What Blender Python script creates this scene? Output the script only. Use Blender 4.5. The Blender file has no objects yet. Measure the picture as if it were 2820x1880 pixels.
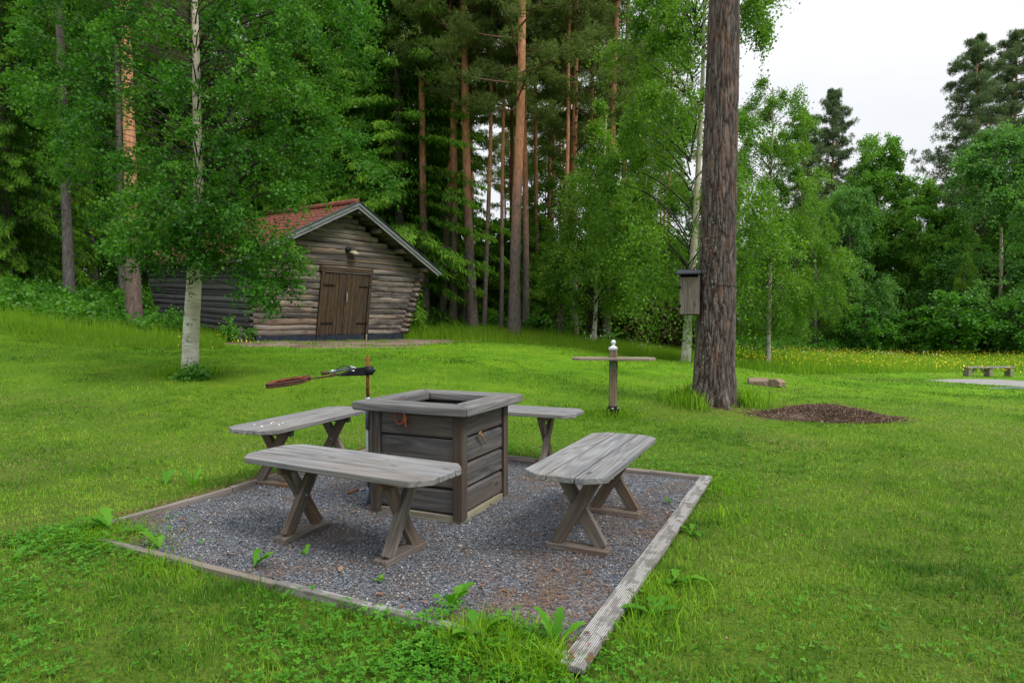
import bpy, bmesh, math, random
import numpy as np
from mathutils import Vector, Matrix, noise

R = math.radians
rng = np.random.default_rng(7)
random.seed(7)
scene = bpy.context.scene
COL = scene.collection

# ------------------------------------------------------------------ camera
CAMH, PITCH, F = 1.331, 0.0291, 1713.0          # eye height, downward pitch, focal length in photo pixels
cam_d = bpy.data.cameras.new('camera')
cam_d.sensor_width = 36.0
cam_d.lens = F / 2820 * 36
cam_d.clip_start = 0.05
cam_d.clip_end = 2000
cam = bpy.data.objects.new('camera', cam_d)
COL.objects.link(cam)
cam.location = (0, 0, CAMH)
cam.rotation_euler = (math.pi / 2 - PITCH, 0, 0)
scene.camera = cam

# ------------------------------------------------------------------ world, sun, exposure
SUN_EL, SUN_AZ = R(52), R(128)                   # azimuth clockwise from +Y (behind the camera, to the right)
world = bpy.data.worlds.new('World')
scene.world = world
world.use_nodes = True
wn = world.node_tree
wn.nodes.clear()
w_out = wn.nodes.new('ShaderNodeOutputWorld')
w_bg = wn.nodes.new('ShaderNodeBackground')
w_bg.inputs['Strength'].default_value = 0.1
sky = wn.nodes.new('ShaderNodeTexSky')
sky.sky_type = 'NISHITA'
sky.sun_disc = False
sky.sun_elevation = SUN_EL
sky.sun_rotation = SUN_AZ
tc = wn.nodes.new('ShaderNodeTexCoord')
sep = wn.nodes.new('ShaderNodeSeparateXYZ')
wn.links.new(tc.outputs['Generated'], sep.inputs[0])
# overcast layer: brighter overhead than at the horizon, soft grey structure
mr = wn.nodes.new('ShaderNodeMapRange')
mr.inputs['From Min'].default_value = 0.0
mr.inputs['From Max'].default_value = 1.0
mr.inputs['To Min'].default_value = 6.6
mr.inputs['To Max'].default_value = 17.5
zq = wn.nodes.new('ShaderNodeMath')
zq.operation = 'POWER'
zq.use_clamp = True
zq.inputs[1].default_value = 2.0
wn.links.new(sep.outputs['Z'], zq.inputs[0])
wn.links.new(zq.outputs[0], mr.inputs['Value'])
mp = wn.nodes.new('ShaderNodeMapping')
mp.inputs['Scale'].default_value = (1, 1, 2.6)
wn.links.new(tc.outputs['Generated'], mp.inputs[0])
nz = wn.nodes.new('ShaderNodeTexNoise')
nz.inputs['Scale'].default_value = 1.7
nz.inputs['Detail'].default_value = 5
nz.inputs['Roughness'].default_value = 0.5
wn.links.new(mp.outputs[0], nz.inputs['Vector'])
rp = wn.nodes.new('ShaderNodeValToRGB')
rp.color_ramp.elements[0].position = 0.32
rp.color_ramp.elements[0].color = (0.80, 0.86, 0.94, 1)
rp.color_ramp.elements[1].position = 0.62
rp.color_ramp.elements[1].color = (1.02, 1.02, 1.03, 1)
wn.links.new(nz.outputs['Fac'], rp.inputs[0])
vm = wn.nodes.new('ShaderNodeVectorMath')
vm.operation = 'SCALE'
wn.links.new(rp.outputs[0], vm.inputs[0])
wn.links.new(mr.outputs[0], vm.inputs['Scale'])
mx = wn.nodes.new('ShaderNodeMix')
mx.data_type = 'RGBA'
mx.inputs[0].default_value = 0.88
wn.links.new(sky.outputs[0], mx.inputs[6])
wn.links.new(vm.outputs[0], mx.inputs[7])
wn.links.new(mx.outputs[2], w_bg.inputs['Color'])
wn.links.new(w_bg.outputs[0], w_out.inputs[0])

sun_d = bpy.data.lights.new('sun', 'SUN')
sun_d.energy = 2.0
sun_d.angle = R(18)
sun_d.color = (1.0, 0.965, 0.9)
sun = bpy.data.objects.new('sun', sun_d)
COL.objects.link(sun)
sd = Vector((math.sin(SUN_AZ) * math.cos(SUN_EL), math.cos(SUN_AZ) * math.cos(SUN_EL), math.sin(SUN_EL)))
sun.rotation_euler = sd.to_track_quat('Z', 'Y').to_euler()

scene.view_settings.view_transform = 'Standard'
scene.view_settings.look = 'None'
scene.view_settings.gamma = 1.0
scene.view_settings.exposure = 0.47
scene.view_settings.use_curve_mapping = False
scene.render.engine = 'CYCLES'
scene.cycles.max_bounces = 8
scene.cycles.diffuse_bounces = 4
scene.cycles.transmission_bounces = 4
scene.cycles.transparent_max_bounces = 4
scene.cycles.caustics_reflective = False
scene.cycles.caustics_refractive = False
scene.cycles.use_denoising = True

# ------------------------------------------------------------------ helpers
CP, SP = math.cos(PITCH), math.sin(PITCH)


def ray(u, v):
    """direction of photo pixel (2820 wide) scaled so that y = 1"""
    x, up = (u - 1410) / F, -(v - 940) / F
    y = CP + up * SP
    z = up * CP - SP
    return np.array([x / y, 1.0, z / y])


def P(u, v, d):
    r = ray(u, v)
    return np.array([r[0] * d, d, CAMH + r[2] * d])


def D(x, y, d):
    """same, from the 2352 pixel wide view"""
    return P(x * 1.199, y * 1.199, d)


def tag(o, label=None, cat=None, group=None, kind=None):
    if label: o['label'] = label
    if cat: o['category'] = cat
    if group: o['group'] = group
    if kind: o['kind'] = kind
    return o


def empty(name, loc, rz=0.0, parent=None):
    o = bpy.data.objects.new(name, None)
    o.empty_display_size = 0.1
    COL.objects.link(o)
    o.location = loc
    o.rotation_euler = (0, 0, rz)
    if parent: o.parent = parent
    return o


def link(name, mesh, parent=None, M=None):
    o = bpy.data.objects.new(name, mesh)
    COL.objects.link(o)
    if parent is not None: o.parent = parent
    if M is not None: o.matrix_local = M
    return o


def npmesh(name, V, F4, mat, rnd=None, smooth=False, attrs=None):
    V = np.asarray(V, dtype=np.float32)
    if isinstance(F4, (list, tuple)) and not np.isscalar(F4[0][0]):
        parts = [np.asarray(f, dtype=np.int32) for f in F4 if len(f)]
    else:
        parts = [np.asarray(F4, dtype=np.int32)]
    me = bpy.data.meshes.new(name)
    nl = sum(p.size for p in parts)
    nf = sum(len(p) for p in parts)
    me.vertices.add(len(V)); me.vertices.foreach_set('co', V.ravel())
    me.loops.add(nl); me.polygons.add(nf)
    me.loops.foreach_set('vertex_index', np.concatenate([p.ravel() for p in parts]))
    tot = np.concatenate([np.full(len(p), p.shape[1], dtype=np.int32) for p in parts])
    st = np.concatenate([[0], np.cumsum(tot)[:-1]]).astype(np.int32)
    me.polygons.foreach_set('loop_start', st)
    me.polygons.foreach_set('loop_total', tot)
    if smooth: me.polygons.foreach_set('use_smooth', np.ones(nf, dtype=bool))
    me.update(calc_edges=True)
    if rnd is not None:
        a = me.attributes.new('rnd', 'FLOAT', 'FACE')
        a.data.foreach_set('value', np.asarray(rnd, dtype=np.float32))
    for k, val in (attrs or {}).items():
        a = me.attributes.new(k, 'FLOAT', 'POINT')
        a.data.foreach_set('value', np.asarray(val, dtype=np.float32))
    if mat: me.materials.append(mat)
    return me


def bm_mesh(name, bm, mat, smooth=False):
    me = bpy.data.meshes.new(name)
    bm.to_mesh(me); bm.free()
    if smooth:
        for p in me.polygons: p.use_smooth = True
    if mat: me.materials.append(mat)
    return me


_cache = {}


def box_mesh(L, W, T, mat, bev=0.004, seg=1):
    k = ('box', round(L, 3), round(W, 3), round(T, 3), mat.name, bev, seg)
    if k not in _cache:
        bm = bmesh.new()
        bmesh.ops.create_cube(bm, size=1)
        bmesh.ops.scale(bm, vec=(L, W, T), verts=bm.verts)
        if bev: bmesh.ops.bevel(bm, geom=bm.edges[:], offset=min(bev, T * .45, W * .45), segments=seg, affect='EDGES', profile=.6)
        _cache[k] = bm_mesh('board', bm, mat)
    return _cache[k]


def prism(poly, T, mat, bev=0.004, z0=0.0, name='plank', seg=1):
    bm = bmesh.new()
    vs = [bm.verts.new((x, y, z0)) for x, y in poly]
    f = bm.faces.new(vs)
    r = bmesh.ops.extrude_face_region(bm, geom=[f])
    bmesh.ops.translate(bm, vec=(0, 0, T), verts=[g for g in r['geom'] if isinstance(g, bmesh.types.BMVert)])
    bmesh.ops.recalc_face_normals(bm, faces=bm.faces)
    if bev: bmesh.ops.bevel(bm, geom=bm.edges[:], offset=bev, segments=seg, affect='EDGES', profile=.6)
    return bm_mesh(name, bm, mat)


def frame_M(A, B, up=(0, 0, 1)):
    """matrix: origin mid of AB, X along AB, Z near `up`"""
    A, B, up = Vector(A), Vector(B), Vector(up)
    x = (B - A).normalized()
    y = up.cross(x).normalized()
    z = x.cross(y)
    M = Matrix((x, y, z)).transposed().to_4x4()
    M.translation = (A + B) / 2
    return M


def beam(name, A, B, w, t, mat, parent, up=(0, 0, 1), bev=0.004, off=0.0, seg=1):
    """board from A to B, w across (local Y), t along `up`"""
    L = (Vector(B) - Vector(A)).length
    M = frame_M(A, B, up)
    if off: M = M @ Matrix.Translation((0, 0, off))
    return link(name, box_mesh(L, w, t, mat, bev, seg), parent, M)


def tube_np(pts, rad, n=8, cap=True, close=False):
    pts = np.asarray(pts, float); m = len(pts)
    rad = np.broadcast_to(np.asarray(rad, float), (m,))
    T = np.gradient(pts, axis=0)
    if close:
        T = np.roll(pts, -1, 0) - np.roll(pts, 1, 0)
    T /= np.linalg.norm(T, axis=1)[:, None] + 1e-12
    ref = np.array([0, 0, 1.0]) if abs(T[0][2]) < .9 else np.array([1.0, 0, 0])
    N = np.zeros_like(pts)
    a = np.cross(T[0], ref); a /= np.linalg.norm(a); N[0] = a
    for i in range(1, m):
        a = N[i - 1] - T[i] * (N[i - 1] @ T[i]); N[i] = a / (np.linalg.norm(a) + 1e-12)
    Bn = np.cross(T, N)
    th = np.linspace(0, 2 * np.pi, n, endpoint=False)
    V = pts[:, None] + rad[:, None, None] * (np.cos(th)[None, :, None] * N[:, None] + np.sin(th)[None, :, None] * Bn[:, None])
    V = V.reshape(-1, 3)
    i = np.arange(m if close else m - 1)[:, None]; j = np.arange(n)[None]
    i2 = (i + 1) % m
    Fq = np.stack([i * n + j, i * n + (j + 1) % n, i2 * n + (j + 1) % n, i2 * n + j], -1).reshape(-1, 4)
    tri = np.zeros((0, 3), int)
    if cap and not close:
        V = np.vstack([V, pts[0], pts[-1]])
        k = np.arange(n)
        tri = np.vstack([np.stack([(k + 1) % n, k, np.full(n, m * n)], -1),
                         np.stack([(m - 1) * n + k, (m - 1) * n + (k + 1) % n, np.full(n, m * n + 1)], -1)])
    return V, Fq, tri


class MB:
    def __init__(s): s.V = []; s.Q = []; s.T = []; s.n = 0; s.rq = []; s.rt = []

    def add(s, V, Q=None, T=None, r=.5):
        if Q is not None and len(Q): s.Q.append(np.asarray(Q) + s.n); s.rq.append(np.broadcast_to(r, len(Q)))
        if T is not None and len(T): s.T.append(np.asarray(T) + s.n); s.rt.append(np.broadcast_to(r if np.ndim(r) == 0 else r[0], len(T)))
        s.V.append(np.asarray(V)); s.n += len(V)

    def tube(s, pts, rad, n=8, cap=True, close=False, r=.5):
        V, Q, T = tube_np(pts, rad, n, cap, close); s.add(V, Q, T, r)

    def box(s, c, size, M=None):
        c = np.asarray(c, float); h = np.asarray(size, float) / 2
        V = np.array([[x, y, z] for x in (-1, 1) for y in (-1, 1) for z in (-1, 1)]) * h + c
        Q = [[0, 1, 3, 2], [4, 6, 7, 5], [0, 4, 5, 1], [2, 3, 7, 6], [0, 2, 6, 4], [1, 5, 7, 3]]
        s.add(V, Q)

    def mesh(s, name, mat, smooth=False, rnd=True):
        Fs = []; rr = []
        if s.Q: Fs.append(np.vstack(s.Q)); rr += s.rq
        if s.T: Fs.append(np.vstack(s.T)); rr += s.rt
        return npmesh(name, np.vstack(s.V), Fs, mat, np.concatenate(rr) if rnd else None, smooth)


def lathe(name, prof, mat, n=20, smooth=True):
    prof = np.asarray(prof, float)
    th = np.linspace(0, 2 * np.pi, n, endpoint=False)
    V = np.stack([prof[:, 0][:, None] * np.cos(th), prof[:, 0][:, None] * np.sin(th), np.repeat(prof[:, 1][:, None], n, 1)], -1).reshape(-1, 3)
    m = len(prof); i = np.arange(m - 1)[:, None]; j = np.arange(n)[None]
    Q = np.stack([i * n + j, i * n + (j + 1) % n, (i + 1) * n + (j + 1) % n, (i + 1) * n + j], -1).reshape(-1, 4)
    return npmesh(name, V, Q, mat, smooth=smooth)


def vnoise(x, y, s, seed=0):
    """value noise, numpy"""
    x = np.asarray(x) * s + seed * 17.3; y = np.asarray(y) * s - seed * 9.1
    xi = np.floor(x).astype(np.int64); yi = np.floor(y).astype(np.int64)
    fx = x - xi; fy = y - yi
    fx = fx * fx * (3 - 2 * fx); fy = fy * fy * (3 - 2 * fy)

    def h(a, b):
        n = (a * 374761393 + b * 668265263 + seed * 144665) & 0x7fffffff
        n = ((n ^ (n >> 13)) * 1274126177) & 0x7fffffff
        return ((n ^ (n >> 16)) & 0xffff) / 65535.0
    return (h(xi, yi) * (1 - fx) + h(xi + 1, yi) * fx) * (1 - fy) + (h(xi, yi + 1) * (1 - fx) + h(xi + 1, yi + 1) * fx) * fy


def fbm(x, y, s, seed=0, o=3):
    r = 0; a = 1; t = 0
    for k in range(o):
        r = r + a * vnoise(x, y, s * 2 ** k, seed + k); t += a; a *= .5
    return r / t


# ------------------------------------------------------------------ material graph helper
class G:
    def __init__(s, name):
        s.m = bpy.data.materials.new(name); s.m.use_nodes = True
        s.t = s.m.node_tree; s.b = s.t.nodes['Principled BSDF']
        s.o = s.t.nodes['Material Output']
        s.b.inputs['Specular IOR Level'].default_value = 0.25

    def node(s, typ, **kw):
        n = s.t.nodes.new(typ)
        for k, v in kw.items(): setattr(n, k, v)
        return n

    def set(s, sock, v):
        if isinstance(v, bpy.types.NodeSocket): s.t.links.new(v, sock)
        elif isinstance(v, (tuple, list)) and len(v) == 3 and sock.type == 'RGBA': sock.default_value = (*v, 1)
        else: sock.default_value = v

    def coord(s, which='Object', rand=True):
        o = s.node('ShaderNodeTexCoord').outputs[which]
        if rand:
            oi = s.node('ShaderNodeObjectInfo')
            v = s.node('ShaderNodeVectorMath', operation='SCALE'); v.inputs[0].default_value = (37.0, 23.0, 19.0)
            s.t.links.new(oi.outputs['Random'], v.inputs['Scale'])
            a = s.node('ShaderNodeVectorMath', operation='ADD')
            s.t.links.new(o, a.inputs[0]); s.t.links.new(v.outputs[0], a.inputs[1]); o = a.outputs[0]
        return o

    def pos(s): return s.node('ShaderNodeNewGeometry').outputs['Position']

    def rand(s): return s.node('ShaderNodeObjectInfo').outputs['Random']

    def attr(s, n): return s.node('ShaderNodeAttribute', attribute_name=n).outputs['Fac']

    def map(s, v, sc=(1, 1, 1), loc=(0, 0, 0)):
        n = s.node('ShaderNodeMapping'); s.set(n.inputs[0], v)
        n.inputs['Scale'].default_value = sc; n.inputs['Location'].default_value = loc
        return n.outputs[0]

    def noise(s, v, sc, det=3, ro=.55, dist=0):
        n = s.node('ShaderNodeTexNoise'); s.set(n.inputs['Vector'], v)
        n.inputs['Scale'].default_value = sc; n.inputs['Detail'].default_value = det
        n.inputs['Roughness'].default_value = ro; n.inputs['Distortion'].default_value = dist
        return n.outputs['Fac']

    def voro(s, v, sc, out='Distance', feat='F1', rnd=1.0):
        n = s.node('ShaderNodeTexVoronoi', feature=feat); s.set(n.inputs['Vector'], v)
        n.inputs['Scale'].default_value = sc; n.inputs['Randomness'].default_value = rnd
        return n.outputs[out]

    def ramp(s, f, stops):
        n = s.node('ShaderNodeValToRGB'); s.set(n.inputs[0], f)
        e = n.color_ramp.elements
        while len(e) < len(stops): e.new(.5)
        for i, (p, c) in enumerate(stops):
            e[i].position = p
            e[i].color = (c, c, c, 1) if isinstance(c, (int, float)) else (*c, 1)
        return n.outputs[0]

    def mix(s, f, a, b, mode='MIX'):
        n = s.node('ShaderNodeMix', data_type='RGBA', blend_type=mode)
        s.set(n.inputs[0], f); s.set(n.inputs[6], a); s.set(n.inputs[7], b)
        return n.outputs[2]

    def math(s, op, a, b=0.5, c=None, clamp=False):
        n = s.node('ShaderNodeMath', operation=op, use_clamp=clamp)
        s.set(n.inputs[0], a); s.set(n.inputs[1], b)
        if c is not None: s.set(n.inputs[2], c)
        return n.outputs[0]

    def sep(s, v):
        n = s.node('ShaderNodeSeparateXYZ'); s.set(n.inputs[0], v); return n.outputs

    def bump(s, h, st=.4, d=.01, n0=None):
        n = s.node('ShaderNodeBump'); s.set(n.inputs['Height'], h)
        n.inputs['Strength'].default_value = st; n.inputs['Distance'].default_value = d
        if n0 is not None: s.set(n.inputs['Normal'], n0)
        return n.outputs[0]

    def done(s, col, rough=.75, normal=None, metal=0, spec=None):
        s.set(s.b.inputs['Base Color'], col); s.set(s.b.inputs['Roughness'], rough)
        s.set(s.b.inputs['Metallic'], metal)
        if spec is not None: s.b.inputs['Specular IOR Level'].default_value = spec
        if normal is not None: s.set(s.b.inputs['Normal'], normal)
        return s.m


def plain(name, col, rough=.6, metal=0, var=.25, scale=12):
    g = G(name); n = g.noise(g.coord(), scale, 4)
    c2 = tuple(x * (1 - var) for x in col); c1 = tuple(min(1, x * (1 + var)) for x in col)
    return g.done(g.ramp(n, [(.3, c2), (.7, c1)]), rough, g.bump(n, .15, .003), metal)


def wood(name, dark, mid, light, warm=None, warm_amt=.3, ring=1.0, fine=.5, rough=.8, knots=True, stain=.35):
    g = G(name)
    v = g.coord()
    broad = g.noise(g.map(v, (.45, 6, 6)), 1.0, 2, .4)
    rings = g.math('FRACT', g.math('MULTIPLY', broad, 15.0 * ring))
    rings = g.math('MULTIPLY', g.math('ABSOLUTE', g.math('SUBTRACT', rings, .5)), 2.0)
    fn = g.noise(g.map(v, (2.2, 75, 75)), 1.0, 3, .65)
    md = g.noise(g.map(v, (1.6, 22, 22)), 1.0, 3, .6)
    f = g.math('ADD', g.math('MULTIPLY', rings, .20), g.math('ADD', g.math('MULTIPLY', fn, fine), g.math('MULTIPLY', md, .55)))
    f = g.math('SUBTRACT', f, .12)
    col = g.ramp(f, [(.25, dark), (.5, mid), (.78, light)])
    # per-board tone
    col = g.mix(g.math('MULTIPLY', g.rand(), .32), col, dark)
    if warm is not None:
        wm = g.noise(g.map(v, (1.5, 4, 4), (3, 1, 0)), 1.0, 3)
        col = g.mix(g.ramp(wm, [(.45, 0.0), (.68, warm_amt)]), col, warm)
    st = g.noise(g.map(v, (3, 6, 6), (7, 3, 0)), 1.0, 5, .7)
    col = g.mix(g.ramp(st, [(.52, 0.0), (.72, stain)]), col, tuple(x * .45 for x in dark))
    h = f
    if knots:
        kd = g.voro(g.map(v, (2.6, 8.5, 8.5)), 1.0)
        k = g.ramp(kd, [(.07, 1.0), (.13, 0.0)])
        col = g.mix(g.math('MULTIPLY', k, .8), col, (dark[0] * .7, dark[1] * .45, dark[2] * .35))
    return g.done(col, rough, g.bump(h, .55, .004))


WOOD_TOP = wood('weathered_seat_wood', (.095, .096, .101), (.205, .205, .208), (.355, .35, .34), (.25, .185, .12), .25)
WOOD_LEG = wood('weathered_leg_wood', (.060, .050, .043), (.140, .118, .100), (.25, .215, .185), (.14, .078, .035), .7)
WOOD_BOX = wood('dark_weathered_cladding', (.036, .034, .035), (.100, .095, .093), (.205, .19, .18), (.12, .085, .06), .5, ring=1.3)
WOOD_POST = wood('dark_brown_corner_boards', (.032, .027, .024), (.085, .071, .062), (.155, .132, .112), (.07, .042, .025), .6)
WOOD_RIM = wood('weathered_rim_wood', (.058, .057, .058), (.148, .144, .142), (.28, .272, .26), (.18, .135, .10), .3)
WOOD_PALE = wood('pale_pressure_treated_wood', (.13, .115, .085), (.24, .215, .165), (.33, .305, .24), (.30, .27, .15), .5)
WOOD_FRAME = wood('pit_frame_wood', (.11, .092, .082), (.22, .19, .17), (.33, .30, .275), (.20, .145, .10), .5)
WOOD_DOOR = wood('barn_door_wood', (.014, .010, .007), (.055, .037, .023), (.125, .088, .056), (.08, .05, .022), .6, rough=.85)
WOOD_BARGE = wood('grey_barge_board', (.12, .125, .135), (.22, .225, .24), (.33, .335, .35), None)
WOOD_BIRDBOX = wood('birdbox_wood', (.06, .05, .043), (.16, .135, .115), (.26, .225, .19), (.12, .09, .07), .5)
WOOD_TABLE = wood('table_wood', (.12, .10, .075), (.26, .22, .165), (.38, .33, .25), (.25, .17, .09), .4)

# hewn barn logs
g = G('hewn_log_wood')
v = g.coord()
a1 = g.noise(g.map(v, (.55, 9, 9)), 1.0, 4, .62, .4)
a2 = g.noise(g.map(v, (2.0, 60, 60)), 1.0, 3, .6)
f = g.math('ADD', g.math('MULTIPLY', a1, .85), g.math('MULTIPLY', a2, .3))
col = g.ramp(f, [(.36, (.020, .018, .017)), (.46, (.062, .053, .047)), (.57, (.165, .138, .116)), (.71, (.33, .28, .235))])
pk = g.noise(g.map(v, (1.1, 5, 5), (5, 0, 0)), 1.0, 3)
col = g.mix(g.ramp(pk, [(.5, 0.0), (.66, .55)]), col, (.30, .19, .125))
blk = g.noise(g.map(v, (1.3, 3.5, 3.5), (1, 8, 0)), 1.0, 4, .7)
col = g.mix(g.ramp(blk, [(.48, 0.0), (.60, .8)]), col, (.035, .033, .035))
kd = g.voro(g.map(v, (1.5, 7, 7)), 1.0)
col = g.mix(g.ramp(kd, [(.08, .9), (.17, 0.0)]), col, (.30, .17, .09))
col = g.mix(g.ramp(kd, [(.03, .9), (.05, 0.0)]), col, (.05, .03, .02))
col = g.mix(g.math('MULTIPLY', g.rand(), .25), col, (.06, .055, .055))
LOG = g.done(col, .85, g.bump(f, .7, .02))
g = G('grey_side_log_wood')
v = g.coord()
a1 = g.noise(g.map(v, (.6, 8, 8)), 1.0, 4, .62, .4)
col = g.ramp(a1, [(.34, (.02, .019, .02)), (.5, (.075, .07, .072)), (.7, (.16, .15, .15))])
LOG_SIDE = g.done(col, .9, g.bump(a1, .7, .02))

# grooved decking board on the pit edge
g = G('grooved_decking')
v = g.coord(rand=False)
yy = g.sep(v)[1]
gr = g.math('ABSOLUTE', g.math('SUBTRACT', g.math('FRACT', g.math('MULTIPLY', yy, 115.0)), .5))
fn = g.noise(g.map(v, (4, 60, 60)), 1.0, 4, .6)
col = g.ramp(g.math('ADD', fn, g.noise(v, 9, 3)), [(.7, (.13, .118, .105)), (1.0, (.255, .24, .225)), (1.3, (.37, .355, .34))])
col = g.mix(g.ramp(gr, [(.08, .65), (.2, 0.0)]), col, (.09, .075, .062))
spk = g.noise(g.map(v, (9, 9, 9)), 1.0, 5, .75)
col = g.mix(g.ramp(spk, [(.6, 0.0), (.66, .8)]), col, (.07, .05, .035))
DECK = g.done(col, .8, g.bump(g.math('ADD', gr, g.math('MULTIPLY', fn, .2)), 1.0, .006))

GALV = plain('galvanised_steel', (.30, .34, .37), .45, .7, .2)
BLACKIRON = plain('black_painted_steel', (.012, .013, .017), .45, .2, .4)
HINGE = plain('black_iron_hinge', (.006, .006, .006), .6, .3, .4)
CABLE = plain('black_cable', (.03, .035, .04), .4, 0, .3)
BLUEGREY = plain('dark_blue_plinth_paint', (.018, .024, .037), .6, 0, .35, 5)
CHROME = plain('bright_zinc_cap', (.72, .74, .78), .28, .75, .1)
ORANGE = plain('orange_strap', (.42, .10, .03), .7, 0, .3)
ZINC_GREEN = plain('patinated_bracket', (.13, .17, .11), .6, .3, .3)
ROOFMETAL = plain('dark_sheet_flashing', (.075, .09, .115), .45, .3, .2)
STONE = plain('grey_paving_stone', (.16, .15, .14), .9, 0, .35, 20)
STAKE = plain('pale_stake', (.38, .36, .32), .8, 0, .2)
SHADE = plain('enamel_lampshade', (.34, .31, .22), .4, 0, .4, 8)
FELT = plain('black_roofing_felt', (.03, .033, .045), .6, 0, .25, 60)
INTERIOR = plain('sooty_brown_lining', (.085, .055, .042), .9, 0, .35)
ASH = plain('grey_ash', (.09, .085, .08), 1, 0, .4, 30)
HOOP = plain('blue_grey_edging', (.16, .20, .26), .5, 0, .2)

g = G('rusty_iron')
v = g.coord()
n = g.noise(v, 40, 5, .65)
RUST = g.done(g.ramp(n, [(.3, (.045, .018, .012)), (.5, (.16, .050, .018)), (.7, (.32, .105, .025))]), .85, g.bump(n, .5, .002))
g = G('dark_rusty_iron')
v = g.coord()
n = g.noise(v, 35, 5, .65)
RUST_DARK = g.done(g.ramp(n, [(.3, (.03, .016, .014)), (.55, (.085, .036, .026)), (.75, (.20, .07, .03))]), .8, g.bump(n, .5, .002))

g = G('red_clay_tile')
n = g.noise(g.coord(), 6, 4)
col = g.ramp(n, [(.3, (.11, .038, .027)), (.6, (.22, .072, .046))])
col = g.mix(g.math('MULTIPLY', g.rand(), .45), col, (.15, .055, .04))
TILE = g.done(col, .8, g.bump(n, .3, .01))

# bark
g = G('pine_bark')
v = g.coord(rand=False)
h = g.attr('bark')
cr = g.noise(g.map(v, (14, 14, 4)), 1.0, 5, .65)
col = g.ramp(cr, [(.3, (.045, .036, .033)), (.55, (.115, .092, .083)), (.75, (.23, .19, .172))])
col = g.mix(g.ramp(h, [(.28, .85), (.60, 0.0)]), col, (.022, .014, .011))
# red-brown inner plates
rd = g.math('ADD', g.noise(g.map(v, (9, 9, 3.2), (4, 0, 0)), 1.0, 4), g.math('MULTIPLY', g.math('MINIMUM', g.sep(v)[2], 7.0), .016))
col = g.mix(g.ramp(rd, [(.54, 0.0), (.70, .35)]), col, (.22, .11, .07))
zz = g.sep(v)
lic = g.voro(g.map(v, (22, 22, 15)), 1.0)
lm = g.math('MULTIPLY', g.ramp(lic, [(.16, 1.0), (.30, 0.0)]), g.ramp(g.noise(v, 2.3, 3), [(.36, 0.0), (.52, .9)]))
side = g.math('MULTIPLY', g.ramp(g.math('MULTIPLY_ADD', zz[0], -1.6, .5), [(.2, 0.0), (.75, 1.0)]), g.ramp(g.math('MULTIPLY', zz[2], .2), [(.5, 1.0), (1.0, .15)]))
col = g.mix(g.math('MULTIPLY', lm, side), col, (.27, .31, .24))
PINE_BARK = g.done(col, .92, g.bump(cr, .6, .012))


def trunk_mat(name, low, high, z0, z1, streak=(14, 14, 5)):
    g = G(name)
    v = g.coord('Object', False)
    n = g.noise(g.map(v, streak), 1.0, 4, .65)
    z = g.sep(v)[2]
    t = g.math('ADD', g.math('DIVIDE', g.math('SUBTRACT', z, z0), z1 - z0), g.math('MULTIPLY', g.math('SUBTRACT', g.noise(v, 1.3, 3), .5), 1.2))
    t = g.math('MINIMUM', g.math('MAXIMUM', t, 0), 1)
    c1 = g.ramp(n, [(.3, tuple(x * .35 for x in low)), (.65, low), (.8, tuple(x * 1.5 for x in low))])
    c2 = g.ramp(n, [(.25, tuple(x * .4 for x in high)), (.55, high), (.8, tuple(min(1, x * 1.25) for x in high))])
    return g.done(g.mix(t, c1, c2), .9, g.bump(n, .8, .03))


TRUNK_PINE = trunk_mat('pine_trunk_bark', (.19, .145, .135), (.52, .235, .125), 3.5, 8.0)
TRUNK_PINE_LOW = trunk_mat('pine_trunk_bark_orange_low', (.20, .14, .12), (.56, .27, .145), 2.0, 5.0)
TRUNK_GREY = trunk_mat('spruce_trunk_bark', (.15, .13, .12), (.18, .145, .13), 4, 9)
PINE_BRANCH = trunk_mat('pine_branch_bark', (.13, .085, .065), (.20, .10, .065), 4, 14)
BRANCH = trunk_mat('dark_branch_bark', (.055, .045, .038), (.055, .045, .038), 0, 1)

g = G('birch_bark')
v = g.coord(rand=False)
ln = g.noise(g.map(v, (5, 5, 55)), 1.0, 3, .6)
pt = g.noise(g.map(v, (6, 6, 9), (2, 2, 0)), 1.0, 4, .7)
base = g.ramp(g.noise(g.map(v, (3, 3, 6)), 1.0, 3), [(.35, (.42, .37, .29)), (.65, (.68, .65, .58))])
zc = g.sep(v)[2]
base = g.mix(g.ramp(g.math('MULTIPLY', zc, .25), [(.25, 0.0), (.6, .55)]), base, (.42, .34, .23))
col = g.mix(g.ramp(ln, [(.30, .9), (.40, 0.0)]), base, (.06, .05, .045))
col = g.mix(g.ramp(pt, [(.60, 0.0), (.68, .9)]), col, (.035, .032, .03))
BIRCH_BARK = g.done(col, .7, g.bump(ln, .3, .004))


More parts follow.
